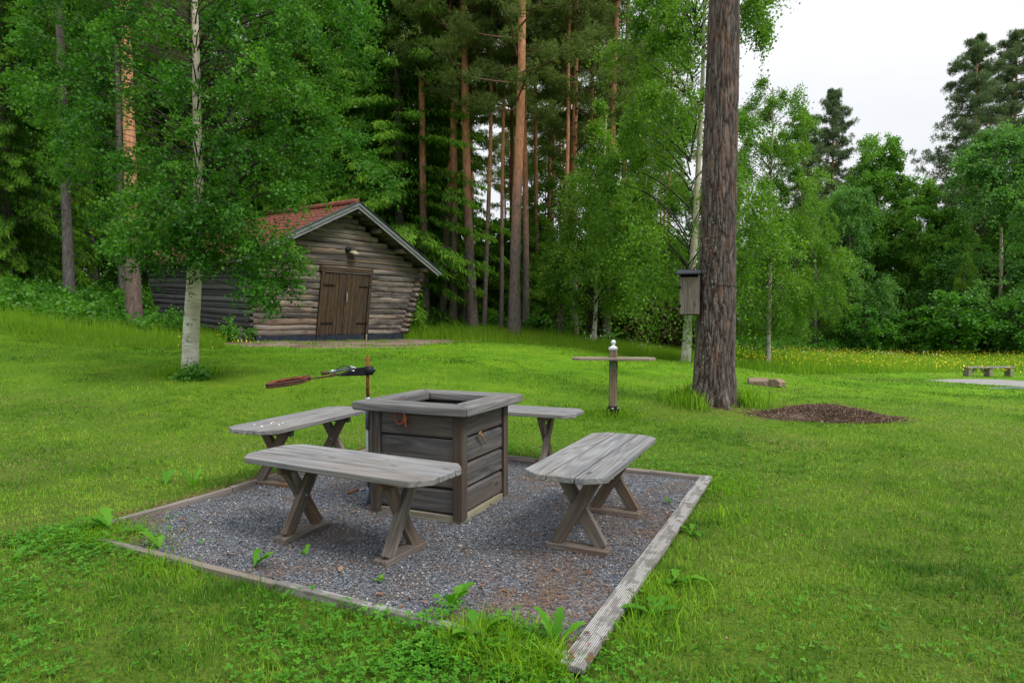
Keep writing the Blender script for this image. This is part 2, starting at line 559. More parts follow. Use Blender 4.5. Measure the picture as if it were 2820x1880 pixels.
def leafmat(name, c0, c1, c2, trans=.35, rough=.5, spec=.35, tint=(1.3, 1.5, .5), up=0):
    g = G(name)
    r = g.attr('rnd')
    n = g.noise(g.pos(), .55, 2)
    f = g.math('ADD', g.math('MULTIPLY', r, .75), g.math('MULTIPLY', n, .35))
    col = g.ramp(f, [(.12, c0), (.5, c1), (.95, c2)])
    nrm = None
    if up:            # thin upright blades: soften the normal towards the sward's own
        a = g.node('ShaderNodeVectorMath', operation='SCALE'); g.set(a.inputs[0], g.node('ShaderNodeNewGeometry').outputs['Normal']); a.inputs['Scale'].default_value = 1 - up
        b = g.node('ShaderNodeVectorMath', operation='ADD'); g.set(b.inputs[0], a.outputs[0]); b.inputs[1].default_value = (0, 0, up)
        c = g.node('ShaderNodeVectorMath', operation='NORMALIZE'); g.set(c.inputs[0], b.outputs[0]); nrm = c.outputs[0]
    g.done(col, rough, nrm, spec=spec)
    tr = g.node('ShaderNodeBsdfTranslucent')
    g.set(tr.inputs[0], g.mix(1.0, col, tint, 'MULTIPLY'))
    ms = g.node('ShaderNodeMixShader'); ms.inputs[0].default_value = trans
    g.t.links.new(g.b.outputs[0], ms.inputs[1]); g.t.links.new(tr.outputs[0], ms.inputs[2])
    g.t.links.new(ms.outputs[0], g.o.inputs['Surface'])
    return g.m


LEAF_BIRCH = leafmat('birch_leaf', (.012, .050, .006), (.044, .160, .014), (.15, .33, .036), .42, .55, .25)
LEAF_BIRCH_L = leafmat('light_birch_leaf', (.038, .110, .010), (.105, .235, .020), (.22, .37, .036), .44)
LEAF_DECID = leafmat('broadleaf_green', (.040, .130, .014), (.105, .260, .024), (.20, .38, .042), .44)
LEAF_BLUE = leafmat('aspen_leaf', (.034, .115, .024), (.088, .225, .045), (.17, .34, .075), .44)
NEEDLE_SPRUCE = leafmat('spruce_needles', (.022, .070, .008), (.068, .185, .012), (.20, .38, .025), .38, .6, .2)
NEEDLE_PINE = leafmat('pine_needles', (.052, .082, .024), (.13, .18, .046), (.20, .25, .070), .3, .6, .15)
NEEDLE_PINE_L = leafmat('grey_green_pine_needles', (.05, .085, .045), (.115, .165, .085), (.20, .26, .13), .3, .6, .15)
NEEDLE_BROWN = leafmat('thuja_needles', (.03, .035, .010), (.07, .075, .02), (.12, .12, .03), .15, .6, .2)
GRASS = leafmat('lawn_grass_blade', (.036, .110, .004), (.098, .235, .007), (.25, .38, .035), .30, .6, .15, up=.55)
TALLGRASS = leafmat('tall_grass_blade', (.085, .22, .008), (.20, .40, .014), (.38, .54, .04), .45, .6, .12, up=.85)
DRYGRASS = leafmat('dry_grass_blade', (.16, .13, .05), (.28, .22, .10), (.40, .33, .18), .2, .7, .2)
CLOVER = leafmat('clover_leaf', (.028, .125, .006), (.060, .215, .010), (.13, .32, .022), .30, .55, .2)
WEED = leafmat('dandelion_leaf', (.050, .175, .010), (.080, .245, .014), (.14, .34, .024), .4, .55, .2)
UNDER = leafmat('undergrowth_leaf', (.030, .105, .010), (.065, .20, .018), (.13, .32, .030), .4)
FLOWER_Y = plain('yellow_petals', (.80, .66, .03), .6, 0, .1)
FLOWER_W = plain('white_petals', (.75, .75, .70), .6, 0, .1)
LITTER = leafmat('brown_leaf_litter', (.10, .045, .026), (.20, .10, .055), (.34, .21, .13), .1, .8, .2, (1, .8, .6))
NEEDLE_LITTER = leafmat('brown_needle_litter', (.09, .045, .022), (.20, .105, .055), (.33, .20, .11), .1, .8, .2, (1, .8, .6))
CHIP = leafmat('mulch_chip', (.05, .032, .024), (.13, .083, .06), (.30, .205, .14), .05, .9, .2, (1, .8, .6))

g = G('gravel_stone')
r = g.attr('rnd')
col = g.ramp(r, [(.0, (.042, .048, .056)), (.35, (.098, .110, .128)), (.7, (.185, .20, .225)), (.9, (.28, .265, .245)), (1.0, (.44, .42, .39))])
GRAVEL_ST = g.done(col, .75, g.bump(g.noise(g.pos(), 300, 2), .3, .001))
g = G('gravel_bed')
p = g.pos()
c = g.voro(p, 95, 'Color'); dd = g.voro(p, 95)
col = g.ramp(g.sep(c)[0], [(0, (.04, .045, .055)), (.5, (.10, .11, .13)), (.85, (.19, .20, .22)), (1, (.32, .31, .30))])
bn = g.noise(p, 2.6, 4, .6)
col = g.mix(g.ramp(bn, [(.46, 0.0), (.62, .75)]), col, (.12, .08, .052))
GRAVEL = g.done(col, .9, g.bump(g.math('SUBTRACT', 1.0, dd), .8, .01))
g = G('bare_dirt')
p = g.pos()
n = g.noise(p, 1.2, 5, .6); n2 = g.noise(p, 30, 4, .7)
col = g.ramp(g.math('ADD', g.math('MULTIPLY', n, .6), g.math('MULTIPLY', n2, .4)), [(.35, (.10, .062, .036)), (.5, (.20, .145, .098)), (.68, (.31, .265, .215))])
DIRT = g.done(col, .95, g.bump(n2, .6, .02))
g = G('grey_court_gravel')
p = g.pos()
n2 = g.noise(p, 25, 4, .7)
GREYGRAVEL = g.done(g.ramp(n2, [(.3, (.20, .19, .18)), (.7, (.34, .33, .32))]), .95, g.bump(n2, .4, .02))

g = G('lawn_soil')
p = g.pos()
n1 = g.noise(p, .35, 4, .6); n2 = g.noise(p, 2.2, 5, .65); n3 = g.noise(p, 45, 4, .75)
f = g.math('ADD', g.math('MULTIPLY', n1, .45), g.math('ADD', g.math('MULTIPLY', n2, .35), g.math('MULTIPLY', n3, .35)))
col = g.ramp(f, [(.38, (.042, .130, .004)), (.55, (.088, .215, .006)), (.68, (.16, .29, .011)), (.82, (.29, .35, .045))])
dist = g.sep(p)[1]
br = g.ramp(g.math('DIVIDE', dist, 14.0), [(.35, 1.0), (1.0, 0.0)])      # soil shows between the blades where the grass is built
col = g.mix(g.math('MULTIPLY', br, .8), col, g.ramp(n3, [(.35, (.030, .055, .008)), (.6, (.10, .13, .02))]))
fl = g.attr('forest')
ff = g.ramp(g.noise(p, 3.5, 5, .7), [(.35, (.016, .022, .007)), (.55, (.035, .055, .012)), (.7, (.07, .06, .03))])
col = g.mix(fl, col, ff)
LAWN = g.done(col, .95, g.bump(g.math('ADD', n3, g.math('MULTIPLY', n2, .5)), .7, .03), spec=.1)

# ------------------------------------------------------------------ terrain
BARN_W, BARN_L, BARN_TH = 5.15, 6.6, R(48)
BARN_O = P(690, 937, 17.0)
ex = np.array([math.cos(BARN_TH), math.sin(BARN_TH)])       # along the gable wall
ey = np.array([-math.sin(BARN_TH), math.cos(BARN_TH)])      # towards the back


def barn_xy(x, y): return BARN_O[:2] + ex * x + ey * y


anch = [(0, -6, 0), (-6, -4, 0), (6, -4, 0), (0, 0, 0), (-4, 0, 0), (4, 0, 0), (-4, 3.5, 0.02), (4, 4, 0), (0, 3, 0), (0, 6.5, 0), (-2.5, 5.5, 0), (2.5, 6.5, 0), (0, 8.8, 0),
        (3, 9.9, 0), (-4.5, 7.5, .08), (7, 8, -.04), (12, 8, -.25), (-12, 4, .2), (14, 0, -.2)]
for u, v, d in [(525, 1034, 11), (0, 960, 13), (690, 939, 17), (1119, 933, 20.97), (190, 828, 20), (372, 900, 18), (30, 790, 24),
                (1300, 914, 28), (1416, 920, 27), (1640, 953, 24), (1887, 992, 19), (2120, 1063, 13.2), (2680, 1037, 26), (2040, 962, 50),
                (2800, 962, 50), (2040, 1033, 22), (1500, 1010, 14), (1000, 1010, 12), (2400, 1040, 20), (2800, 1100, 14)]:
    anch.append(tuple(P(u, v, d)))
bx, by = barn_xy(0, BARN_L); anch.append((bx, by, 1.35))
bx, by = barn_xy(BARN_W, BARN_L); anch.append((bx, by, 1.3))
anch += [(-26, 36, 4.0), (-12, 38, 2.8), (-45, 30, 5.0), (0, 60, 1.4), (40, 85, -.7), (85, 60, -1.0), (-60, 90, 5.5), (0, 220, 1.0), (150, 200, -1), (-160, 200, 5), (160, 0, -1.5),
         (-160, 0, 3.5), (0, -60, 0), (-80, -40, .5), (80, -40, -.5), (10, 45, 0.0), (20, 70, -.5), (30, 26, -1.0)]
A_ = np.array(anch)


def _U(r2): return .5 * r2 * np.log(r2 + 1e-9)


n_ = len(A_)
K = _U(((A_[:, None, :2] - A_[None, :, :2]) ** 2).sum(-1)) + np.eye(n_) * 6.0
Pm = np.hstack([np.ones((n_, 1)), A_[:, :2]])
sol = np.linalg.solve(np.block([[K, Pm], [Pm.T, np.zeros((3, 3))]]), np.concatenate([A_[:, 2], np.zeros(3)]))


def _hraw(x, y):
    NA = len(A_)
    out = sol[NA] + sol[NA + 1] * x + sol[NA + 2] * y
    for i in range(NA):
        out = out + sol[i] * _U((x - A_[i, 0]) ** 2 + (y - A_[i, 1]) ** 2)
    return out


PIT_YAW = -.454
PX = np.array([math.cos(PIT_YAW), math.sin(PIT_YAW)]); PY = np.array([-math.sin(PIT_YAW), math.cos(PIT_YAW)])
PC2 = np.array([.2303, 2.4272]); PA, PB = 3.2265, 3.0774         # inner near-right corner, lengths


def pit_local(x, y):
    dx, dy = x - PC2[0], y - PC2[1]
    return -(dx * PX[0] + dy * PX[1]), dx * PY[0] + dy * PY[1]     # a: leftwards 0..PA, b: away 0..PB


def pit_dist(x, y):
    a, b = pit_local(x, y)
    qx = np.abs(a - PA / 2) - PA / 2; qy = np.abs(b - PB / 2) - PB / 2
    return np.hypot(np.maximum(qx, 0), np.maximum(qy, 0)) + np.minimum(np.maximum(qx, qy), 0)


def ground(x, y):
    x = np.asarray(x, float); y = np.asarray(y, float)
    z = _hraw(x, y)
    # flat around the pit and the table, rough elsewhere
    w = np.clip((np.hypot(x + .5, (y - 3.5) * .8) - 3.5) / 3.0, 0, 1); w = w * w * (3 - 2 * w)
    return z * w + w * (fbm(x, y, .35, 3, 3) - .5) * .10


def G3(x, y, dz=0.0): return np.array([x, y, float(ground(x, y)) + dz])


def onground(u, v):
    """world point where the photo's pixel meets the ground"""
    r = ray(u, v); lo = 1.0
    d = np.concatenate([np.linspace(1.2, 20, 400), np.linspace(20.1, 120, 600)])
    z = CAMH + r[2] * d; gz = ground(r[0] * d, d)
    k = np.where(z < gz)[0]
    dd = d[k[0]] if len(k) else 60.0
    return np.array([r[0] * dd, dd, float(ground(r[0] * dd, dd))])


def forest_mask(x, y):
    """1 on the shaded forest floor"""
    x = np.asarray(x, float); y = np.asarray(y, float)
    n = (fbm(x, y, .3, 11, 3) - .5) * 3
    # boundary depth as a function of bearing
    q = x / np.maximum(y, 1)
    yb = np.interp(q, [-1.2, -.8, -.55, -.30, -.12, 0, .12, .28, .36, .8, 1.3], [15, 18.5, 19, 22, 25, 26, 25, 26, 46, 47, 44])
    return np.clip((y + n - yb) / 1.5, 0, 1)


# graded grid: fine near, coarse far, one sheet to the horizon
def graded(a):
    return np.sign(a) * (np.abs(a) ** 2.2)


gx = graded(np.linspace(-1, 1, 221)) * 420
gy = np.concatenate([-graded(np.linspace(1, 0, 60, endpoint=False)) * 200, graded(np.linspace(0, 1, 260)) * 700]) + 4.0
GXm, GYm = np.meshgrid(gx, gy)
fx_, fy_ = GXm.ravel(), GYm.ravel()
cl = np.clip(fx_, -170, 170), np.clip(fy_, -70, 230)
gz_ = ground(*cl)
nx, ny = len(gx), len(gy)
ii, jj = np.meshgrid(np.arange(ny - 1), np.arange(nx - 1), indexing='ij')
Q = np.stack([ii * nx + jj, ii * nx + jj + 1, (ii + 1) * nx + jj + 1, (ii + 1) * nx + jj], -1).reshape(-1, 4)
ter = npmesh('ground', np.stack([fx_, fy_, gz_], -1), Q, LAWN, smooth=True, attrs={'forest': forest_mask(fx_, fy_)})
tag(link('ground', ter), kind='structure')


def drape(name, cx, cy, a, b, rot, mat, dz=.008, seed=1, n=28, nr=10, wob=.25, hump=0.0):
    """irregular patch lying on the ground"""
    th = np.linspace(0, 2 * np.pi, n * 2, endpoint=False)
    V = [G3(cx, cy, dz + hump)]
    for k in range(1, nr + 1):
        t = k / nr
        for th_ in th:
            rr = t * (1 + wob * (vnoise(math.cos(th_) * 2 + 5, math.sin(th_) * 2 + 5, 1.0, seed) - .5) * 2 + .12 * (vnoise(math.cos(th_) * 9 + 9, math.sin(th_) * 9 + 9, 1.0, seed + 3) - .5))
            lx, ly = a * rr * math.cos(th_), b * rr * math.sin(th_)
            x = cx + lx * math.cos(rot) - ly * math.sin(rot); y = cy + lx * math.sin(rot) + ly * math.cos(rot)
            hz = hump * (1 - t * t) ** 1.2
            hz += hump * .25 * (vnoise(x, y, 5, seed) - .5) * (1 - t)
            V.append([x, y, hz + dz if k < nr else -.01])
    V = np.array(V); V[1:, 2] += ground(V[1:, 0], V[1:, 1])
    m = len(th); T = []; Qs = []
    k = np.arange(m)
    T = np.stack([np.zeros(m, int), 1 + k, 1 + (k + 1) % m], -1)
    for r_ in range(nr - 1):
        o = 1 + r_ * m
        Qs.append(np.stack([o + k, o + m + k, o + m + (k + 1) % m, o + (k + 1) % m], -1))
    return link(name, npmesh(name, V, [np.vstack(Qs), T], mat, smooth=True))


# bare ground before the barn
dc = barn_xy(BARN_W * .52, -1.15)
tag(drape('dirt_patch', dc[0], dc[1], 3.9, 1.5, BARN_TH, DIRT, .012, 4, wob=.45), kind='structure')
DIRT_C = (dc[0], dc[1], 3.9, 1.35, BARN_TH)
cp = onground(2760, 1058)
tag(drape('gravel_court', cp[0] + 3.4, cp[1] + .6, 6.0, 2.6, R(8), GREYGRAVEL, .012, 9, wob=.06), kind='structure')
COURT = (cp[0] + 3.4, cp[1] + .6, 6.0, 2.6, R(8))
mc = onground(2300, 1160)
MULCH = (mc[0] + .02, mc[1] + .30, .82, .46, R(-8))
mulch = drape('mulch_mound', MULCH[0], MULCH[1], .88, .50, MULCH[4], plain('dark_mulch', (.10, .068, .05), .95, 0, .5, 35), .012, 6, hump=.13)
tag(mulch, 'low mound of dark brown bark mulch on the lawn right of the big pine', 'mulch heap', kind='stuff')


def in_ell(x, y, e, s=1.0):
    dx, dy = x - e[0], y - e[1]; c, s_ = math.cos(e[4]), math.sin(e[4])
    return ((dx * c + dy * s_) / (e[2] * s)) ** 2 + ((-dx * s_ + dy * c) / (e[3] * s)) ** 2


# ------------------------------------------------------------------ gravel pit
def pit_w(a, b, z=0.0):
    p = PC2 - PX * a + PY * b
    return (p[0], p[1], z)


gv = [];
na = 24
for i in range(na + 1):
    for j in range(na + 1):
        a, b = -.02 + (PA + .04) * i / na, -.02 + (PB + .04) * j / na
        x, y, _ = pit_w(a, b)
        gv.append((x, y, .012 + .012 * (vnoise(x, y, 3, 2) - .5)))
ii, jj = np.meshgrid(np.arange(na), np.arange(na), indexing='ij')
Q = np.stack([ii * (na + 1) + jj, ii * (na + 1) + jj + 1, (ii + 1) * (na + 1) + jj + 1, (ii + 1) * (na + 1) + jj], -1).reshape(-1, 4)
tag(link('gravel_bed', npmesh('gravel_bed', gv, Q[:, ::-1], GRAVEL, smooth=True)), kind='structure')

# loose stones
NS = 70000
a = rng.uniform(0.02, PA - .02, NS); b = rng.uniform(0.02, PB - .02, NS)
a[: NS // 2] = rng.uniform(0.02, PA - .02, NS // 2); b[: NS // 2] = PB * rng.beta(1, 1.7, NS // 2)
sx = PC2[0] - PX[0] * a + PY[0] * b; sy = PC2[1] - PX[1] * a + PY[1] * b
bn = fbm(sx, sy, 2.2, 5, 3)
keep = rng.random(NS) > np.clip((bn - .52) * 4, 0, .6)
sx, sy = sx[keep], sy[keep]; NS = len(sx)
octa = np.array([[1, 0, 0], [-1, 0, 0], [0, 1, 0], [0, -1, 0], [0, 0, 1], [0, 0, -1]], float)
of = np.array([[0, 2, 4], [2, 1, 4], [1, 3, 4], [3, 0, 4], [2, 0, 5], [1, 2, 5]])
r_ = .0026 + .0055 * rng.random(NS) ** 1.7
an = rng.uniform(0, 6.28, NS)
sc = rng.uniform(.6, 1.3, (NS, 6, 1))
V = octa[None] * sc * r_[:, None, None] * np.array([1.15, .9, .75])
ca, sa = np.cos(an)[:, None], np.sin(an)[:, None]
tl = rng.uniform(-.6, .6, (NS, 1))
V = np.stack([V[..., 0] * ca - V[..., 1] * sa, V[..., 0] * sa + V[..., 1] * ca, V[..., 2] + V[..., 0] * tl], -1)
V += np.stack([sx, sy, .014 + .012 * (vnoise(sx, sy, 3, 2) - .5) + r_ * .45], -1)[:, None]
T = (of[None] + (np.arange(NS) * 6)[:, None, None]).reshape(-1, 3)
tag(link('gravel', npmesh('gravel', V.reshape(-1, 3), T, GRAVEL_ST, np.repeat(np.clip(rng.normal(.45, .25, NS), 0, 1), 6))),
    'dark grey crushed gravel filling the square pit', 'gravel', kind='stuff')

# wooden frame of the pit: each side a thing of its own boards
fr = empty('pit_frame', pit_w(PA / 2, PB / 2, 0.0), 0)
tag(fr, 'square frame of weathered boards round the gravel pit', 'edging')
Mi = Matrix.Translation((-fr.location[0], -fr.location[1], 0))


def pf(name, a0, b0, a1, b1, w, t, ztop, mat, bev=.006, label=None):
    A = Mi @ Vector(pit_w(a0, b0, ztop - t / 2)); B = Mi @ Vector(pit_w(a1, b1, ztop - t / 2))
    o = beam(name, A, B, w, t, mat, fr, bev=bev)
    if label: o['label'] = label
    return o


# right edge: three flat grooved deck boards; others: upright boards on edge
pf('deck_board', -.048, -.12, -.048, 1.03, .098, .028, .050, DECK, .003, 'pale grooved decking board')
pf('deck_board', -.050, 1.036, -.050, 2.22, .098, .028, .048, DECK, .003, 'pale grooved decking board')
pf('deck_board', -.048, 2.226, -.048, PB + .05, .098, .028, .050, DECK, .003, 'pale grooved decking board')
pf('edge_board', .002, -.030, 1.55, -.028, .046, .05, .040, DECK, .003)
pf('edge_board', 1.556, -.030, PA - .22, -.030, .040, .09, .036, WOOD_FRAME)
pf('edge_board', PA + .024, .14, PA + .018, 1.1, .045, .09, .048, WOOD_FRAME)
pf('edge_board', PA + .018, 1.106, PA + .03, 2.0, .045, .09, .054, WOOD_FRAME)
pf('edge_board', PA + .03, 2.006, PA + .03, PB + .02, .045, .09, .046, WOOD_FRAME)
pf('edge_board', .003, PB + .03, 1.5, PB + .024, .06, .09, .046, WOOD_FRAME)
pf('edge_board', 1.506, PB + .026, PA + .005, PB + .03, .06, .09, .048, WOOD_FRAME)

# ------------------------------------------------------------------ benches
BL, BW, BH = 1.4095, .474, .508
BE, BF = .385, .363
pw = (BW - .020) / 3


def plank_poly(k, L, c=.085, c2=.085):
    """k 0,1,2 planks of a top with clipped corners"""
    h = L / 2
    y0 = -BW / 2 + k * (pw + .010); y1 = y0 + pw
    if k == 1: return [(-h, y0), (h, y0), (h, y1), (-h, y1)]
    if k == 0: return [(-h + c, y0), (h - c, y0), (h - c * .42, y0 + c * .62), (h, y0 + c * 1.2), (h, y1), (-h, y1), (-h, y0 + c * 1.2), (-h + c * .42, y0 + c * .62)]
    return [(-h, y0), (h, y0), (h, y1 - c * 1.2), (h - c * .42, y1 - c * .62), (h - c, y1), (-h + c, y1), (-h + c * .42, y1 - c * .62), (-h, y1 - c * 1.2)]


PLK = [prism(plank_poly(k, BL), .035, WOOD_TOP, .004, BH - .035) for k in range(3)]
bolt_me = lathe('bolt', [(0, .006), (.009, .006), (.010, 0)], GALV, 8)


def make_bench():
    r = empty('bench', (0, 0, 0))
    for k in range(3): link('seat_plank', PLK[k], r)
    zt = BH - .036
    for s in (-1, 1):
        x = s * BE
        beam('top_rail', (x, -BF / 2 + .0, zt - .03), (x, BF / 2, zt - .03), .034, .058, WOOD_LEG, r, bev=.003)
        ys = BF / 2 - .045
        for q in (-1, 1):
            A = (x + s * .0 + q * .012, -q * ys, .036); B = (x + q * .012, q * (ys - .01), zt - .002)
            # legs crossing in an X, lap-jointed
            beam('leg', A, B, .042, .074, WOOD_LEG, r, up=(0, 1, 0), bev=.003)
        beam('foot_rail', (x, -BF / 2 - .005, .0195), (x, BF / 2 + .005, .0195), .095, .036, WOOD_LEG, r, bev=.004)
        o = link('bolt', bolt_me, r, Matrix.Translation((x - s * .036, 0, (zt + .04) / 2)) @ Matrix.Rotation(-s * math.pi / 2, 4, 'Y'))
    return r


def copy_tree(o, parent=None):
    c = o.copy(); COL.objects.link(c); c.parent = parent
    for ch in list(o.children): copy_tree(ch, c)
    return c


bench = make_bench()
spots = [(-.9685, 3.6706, -.4895, 'nearest bench, its long side to the viewer'),
         (.5471, 3.9252, 1.1392, 'bench right of the fire box, its end towards the viewer'),
         (-1.7924, 5.3832, 1.2142 - .0, 'bench left of the fire box, white droppings on top'),
         (-.03, 5.95, -.4185, 'bench behind the fire box, half hidden by it')]
for i, (x, y, a, lab) in enumerate(spots):
    o = bench if i == 0 else copy_tree(bench)
    o.location = (x, y, .012); o.rotation_euler = (0, 0, a)
    tag(o, 'weathered grey plank ' + lab, 'bench', 'benches round the fire box')

# ------------------------------------------------------------------ fire box
BX, BY, BYAW = -.512, 4.515, -.4217
RIM, BODY, ZR = .907, .712, .793
fb = empty('fire_box', (BX, BY, .012), BYAW)
tag(fb, 'square planked fire box with a wide mitred rim in the middle of the gravel pit', 'fire box')
zb = .045; ztop = ZR - .012 - .062
ph = (ztop - zb) / 4


def clad_mesh(L, hgt):
    # shiplap board: face with a bevelled top and bottom edge, X along, Z up, front at -Y
    pr = [(-.016, -hgt / 2 + .016), (-.006, -hgt / 2 + .004), (.010, -hgt / 2 + .002), (.010, hgt / 2 - .002), (-.004, hgt / 2 - .002), (-.016, hgt / 2 - .018)]
    bm = bmesh.new()
    e = [[bm.verts.new((x, y, z)) for y, z in pr] for x in (-L / 2, L / 2)]
    n = len(pr)
    for i in range(n): bm.faces.new((e[0][i], e[0][(i + 1) % n], e[1][(i + 1) % n], e[1][i]))
    bm.faces.new(e[0]); bm.faces.new(e[1][::-1])
    bmesh.ops.recalc_face_normals(bm, faces=bm.faces)
    return bm_mesh('side_plank', bm, WOOD_BOX)


CL = clad_mesh(BODY - .10, ph - .006)
for s in range(4):
    Rz = Matrix.Rotation(s * math.pi / 2, 4, 'Z')
    hb = BODY / 2
    for k in range(4):
        link('side_plank', CL, fb, Rz @ Matrix.Translation((random.uniform(-.003, .003), -hb + .028, zb + ph * (k + .5))) @ Matrix.Rotation(random.uniform(-.006, .006), 4, 'Y'))
    # two corner boards on each side, upright
    for q in (-1, 1):
        w_ = .072 if q > 0 else .060
        M = Rz @ Matrix.Translation((q * (hb - w_ / 2 + (.012 if q > 0 else -.014)), -hb + .004, (zb + ztop) / 2 - .012)) @ Matrix.Rotation(math.pi / 2, 4, 'Y') @ Matrix.Rotation(0, 4, 'X')
        link('corner_board', box_mesh(ztop - zb + .03, .024, w_, WOOD_POST, .003), fb, Rz @ Matrix.Translation((q * (hb - w_ / 2 + (.012 if q > 0 else -.014)), -hb + .004, (zb + ztop) / 2 - .010)) @ Matrix.Rotation(math.pi / 2, 4, 'Y'))
    # pale sill at the foot
    link('sill_board', box_mesh(BODY - .01 - (.06 if s % 2 else 0), .045, .052, WOOD_PALE, .003), fb, Rz @ Matrix.Translation((0, -hb + .026, .018)))
    # rim board, mitred
    ro, ri = RIM / 2, RIM / 2 - .185
    me = prism([(-ro + .001, -ro), (ro - .001, -ro), (ri - .001, -ri), (-ri + .001, -ri)], .060, WOOD_RIM, .014, -.03, 'rim_board', 3)
    link('rim_board', me, fb, Rz @ Matrix.Translation((0, 0, ZR - .012 - .030)))
    # lining
    link('lining_board', box_mesh(2 * ri - .004, .012, ZR - .30, INTERIOR, .002), fb, Rz @ Matrix.Translation((0, -ri - .012, (ZR - .14) / 2 + .08)))
link('ash_bed', box_mesh(2 * ri, 2 * ri, .02, ASH, .004), fb, Matrix.Translation((0, 0, .32)))
# orange strap looped under the front rim, and a twine on the right side
lp = MB()
t = np.linspace(0, math.pi, 14)
lp.tube(np.stack([-.11 + .042 * np.cos(t), np.full(14, -BODY / 2 - .020), ztop + .0 - .085 * np.sin(t)], -1), .0045, 6)
tt = np.linspace(0, 1, 8)
lp.tube(np.stack([-.068 + .02 * tt + .006 * np.sin(tt * 6), np.full(8, -BODY / 2 - .024), ztop - .005 - .10 * tt], -1), .006, 5)
lp.tube(np.stack([-.075 + .01 * tt, np.full(8, -BODY / 2 - .021), ztop - .005 - .07 * tt], -1), .005, 5)
tag(link('strap', lp.mesh('strap', ORANGE, True), None, fb.matrix_basis.copy()), 'orange strap looped under the front rim of the fire box', 'strap')
lp = MB()
lp.tube(np.stack([np.full(8, BODY / 2 + .016), -.13 + .09 * tt + .01 * np.sin(tt * 9), ztop - .15 - .075 * tt ** 1.5 + .012 * np.sin(tt * 5)], -1), .0055, 5)
lp.tube(np.stack([np.full(8, BODY / 2 + .018), -.135 + .05 * tt, ztop - .152 - .03 * tt], -1), .007, 5)
tw = link('twine', lp.mesh('twine', plain('tan_twine', (.33, .17, .06), .8), True), None, fb.matrix_basis.copy())
tag(tw, 'knotted tan twine on the right side of the fire box', 'twine')

# ------------------------------------------------------------------ swing arm beside the fire box
pole_l = Vector((-RIM / 2 - .035, -RIM / 2 + .23, 0))
pw_ = Vector((BX, BY, 0)) + Matrix.Rotation(BYAW, 3, 'Z') @ pole_l
SA = empty('grill_swing_arm', (pw_.x, pw_.y, .0))
tag(SA, 'rusty swing arm with an oval ring on an upright pole beside the fire box', 'grill arm')
d0 = pw_.y


def L3(u, v, d): return np.array(P(u, v, d)) - np.array([pw_.x, pw_.y, 0])


zt_ = P(1010, 981, d0)[2]; zn = P(1012, 1098, d0)[2]
m = MB(); m.tube([(0, 0, zn - .02), (0, 0, zt_)], .0115, 10); m.tube([(0, 0, zt_), (0, 0, zt_ + .008)], .006, 8); link('rusty_bar', m.mesh('rusty_bar', RUST, True), SA)
m = MB(); m.tube([(0, 0, zn - .03), (0, 0, zn + .012)], .019, 8); link('collar', m.mesh('collar', GALV), SA)
z1 = P(1014, 1180, d0)[2]; z2 = P(1020, 1388, d0)[2]
m = MB(); m.tube([(0, 0, z1), (0, 0, zn - .03)], .019, 12); link('sleeve', m.mesh('sleeve', plain('dark_grey_sleeve', (.10, .12, .15), .5), True), SA)
m = MB(); m.tube([(0, 0, z2 + .12), (0, 0, z1)], .013, 10); link('pole', m.mesh('pole', GALV, True), SA)
m = MB(); m.tube([(0, 0, .0), (0, 0, z2 + .13)], .020, 12); link('base_tube', m.mesh('base_tube', plain('blue_grey_tube', (.16, .20, .25), .5, .3), True), SA)
hz = P(1000, 1347, d0)[2]
m = MB(); m.tube([(0, 0, hz), L3(985, 1348, d0 - .05)], .005, 6); link('crank_rod', m.mesh('crank_rod', GALV, True), SA)
A = L3(987, 1347, d0 - .05); B = L3(958, 1357, d0 - .10)
m = MB(); m.tube([A, A * .7 + B * .3, A * .3 + B * .7, B], [.011, .0145, .0145, .010], 8); link('crank_handle', m.mesh('crank_handle', plain('brown_wood_handle', (.12, .06, .035), .7), True), SA)
# clamp and arm, reaching left and slightly towards the viewer
zc = P(1010, 1020, d0)[2]
dl = d0 - .03
mt = MB()
A, B = L3(1008, 1020, d0), L3(950, 1023, d0 - .01)
ax = (B - A) / np.linalg.norm(B - A); upv = np.cross(ax, [0, 1, 0]); upv /= np.linalg.norm(upv)
if upv[2] < 0: upv = -upv
bev_me = prism([(-.012, -.032), (.03, -.034), (.095, -.032), (.185, -.030), (.195, -.012), (.10, .022), (.03, .026), (-.012, .024)], .007, BLACKIRON, .0015, -.0035, 'bracket_plate')
for o_ in (-.017, .017):
    M = Matrix((Vector(ax), Vector(upv), Vector(np.cross(ax, upv)))).transposed().to_4x4(); M.translation = Vector((0, o_, zc))
    link('bracket_plate', bev_me, SA, M)
cb = MB(); cb.box((0.012, 0, zc), (.05, .05, .062)); cb.tube([(.02, 0, zc + .02), (.048, -.01, zc), (.02, 0, zc - .02)], .016, 6)
link('clamp', cb.mesh('clamp', BLACKIRON), SA)
p0, p1, p2 = L3(975, 1012, dl), L3(905, 1026, dl - .03), L3(885, 1028, dl - .04)
m = MB(); m.tube([p0, p1], .0095, 10); link('spring_tube', m.mesh('spring_tube', GALV, True), SA)
m = MB(); m.tube([p1, p2], .0125, 10); link('rusty_sleeve', m.mesh('rusty_sleeve', RUST_DARK, True), SA)
m = MB(); m.tube([L3(980, 1014, dl), L3(967, 1007, dl), L3(970, 1022, dl), L3(976, 1020, dl)], .005, 6); link('cable_tie', m.mesh('cable_tie', CHROME), SA)
m = MB(); m.tube([L3(915, 1018, dl - .02), L3(919, 1033, dl - .02)], .010, 8); link('cable_tie', m.mesh('cable_tie', CHROME), SA)
m = MB()
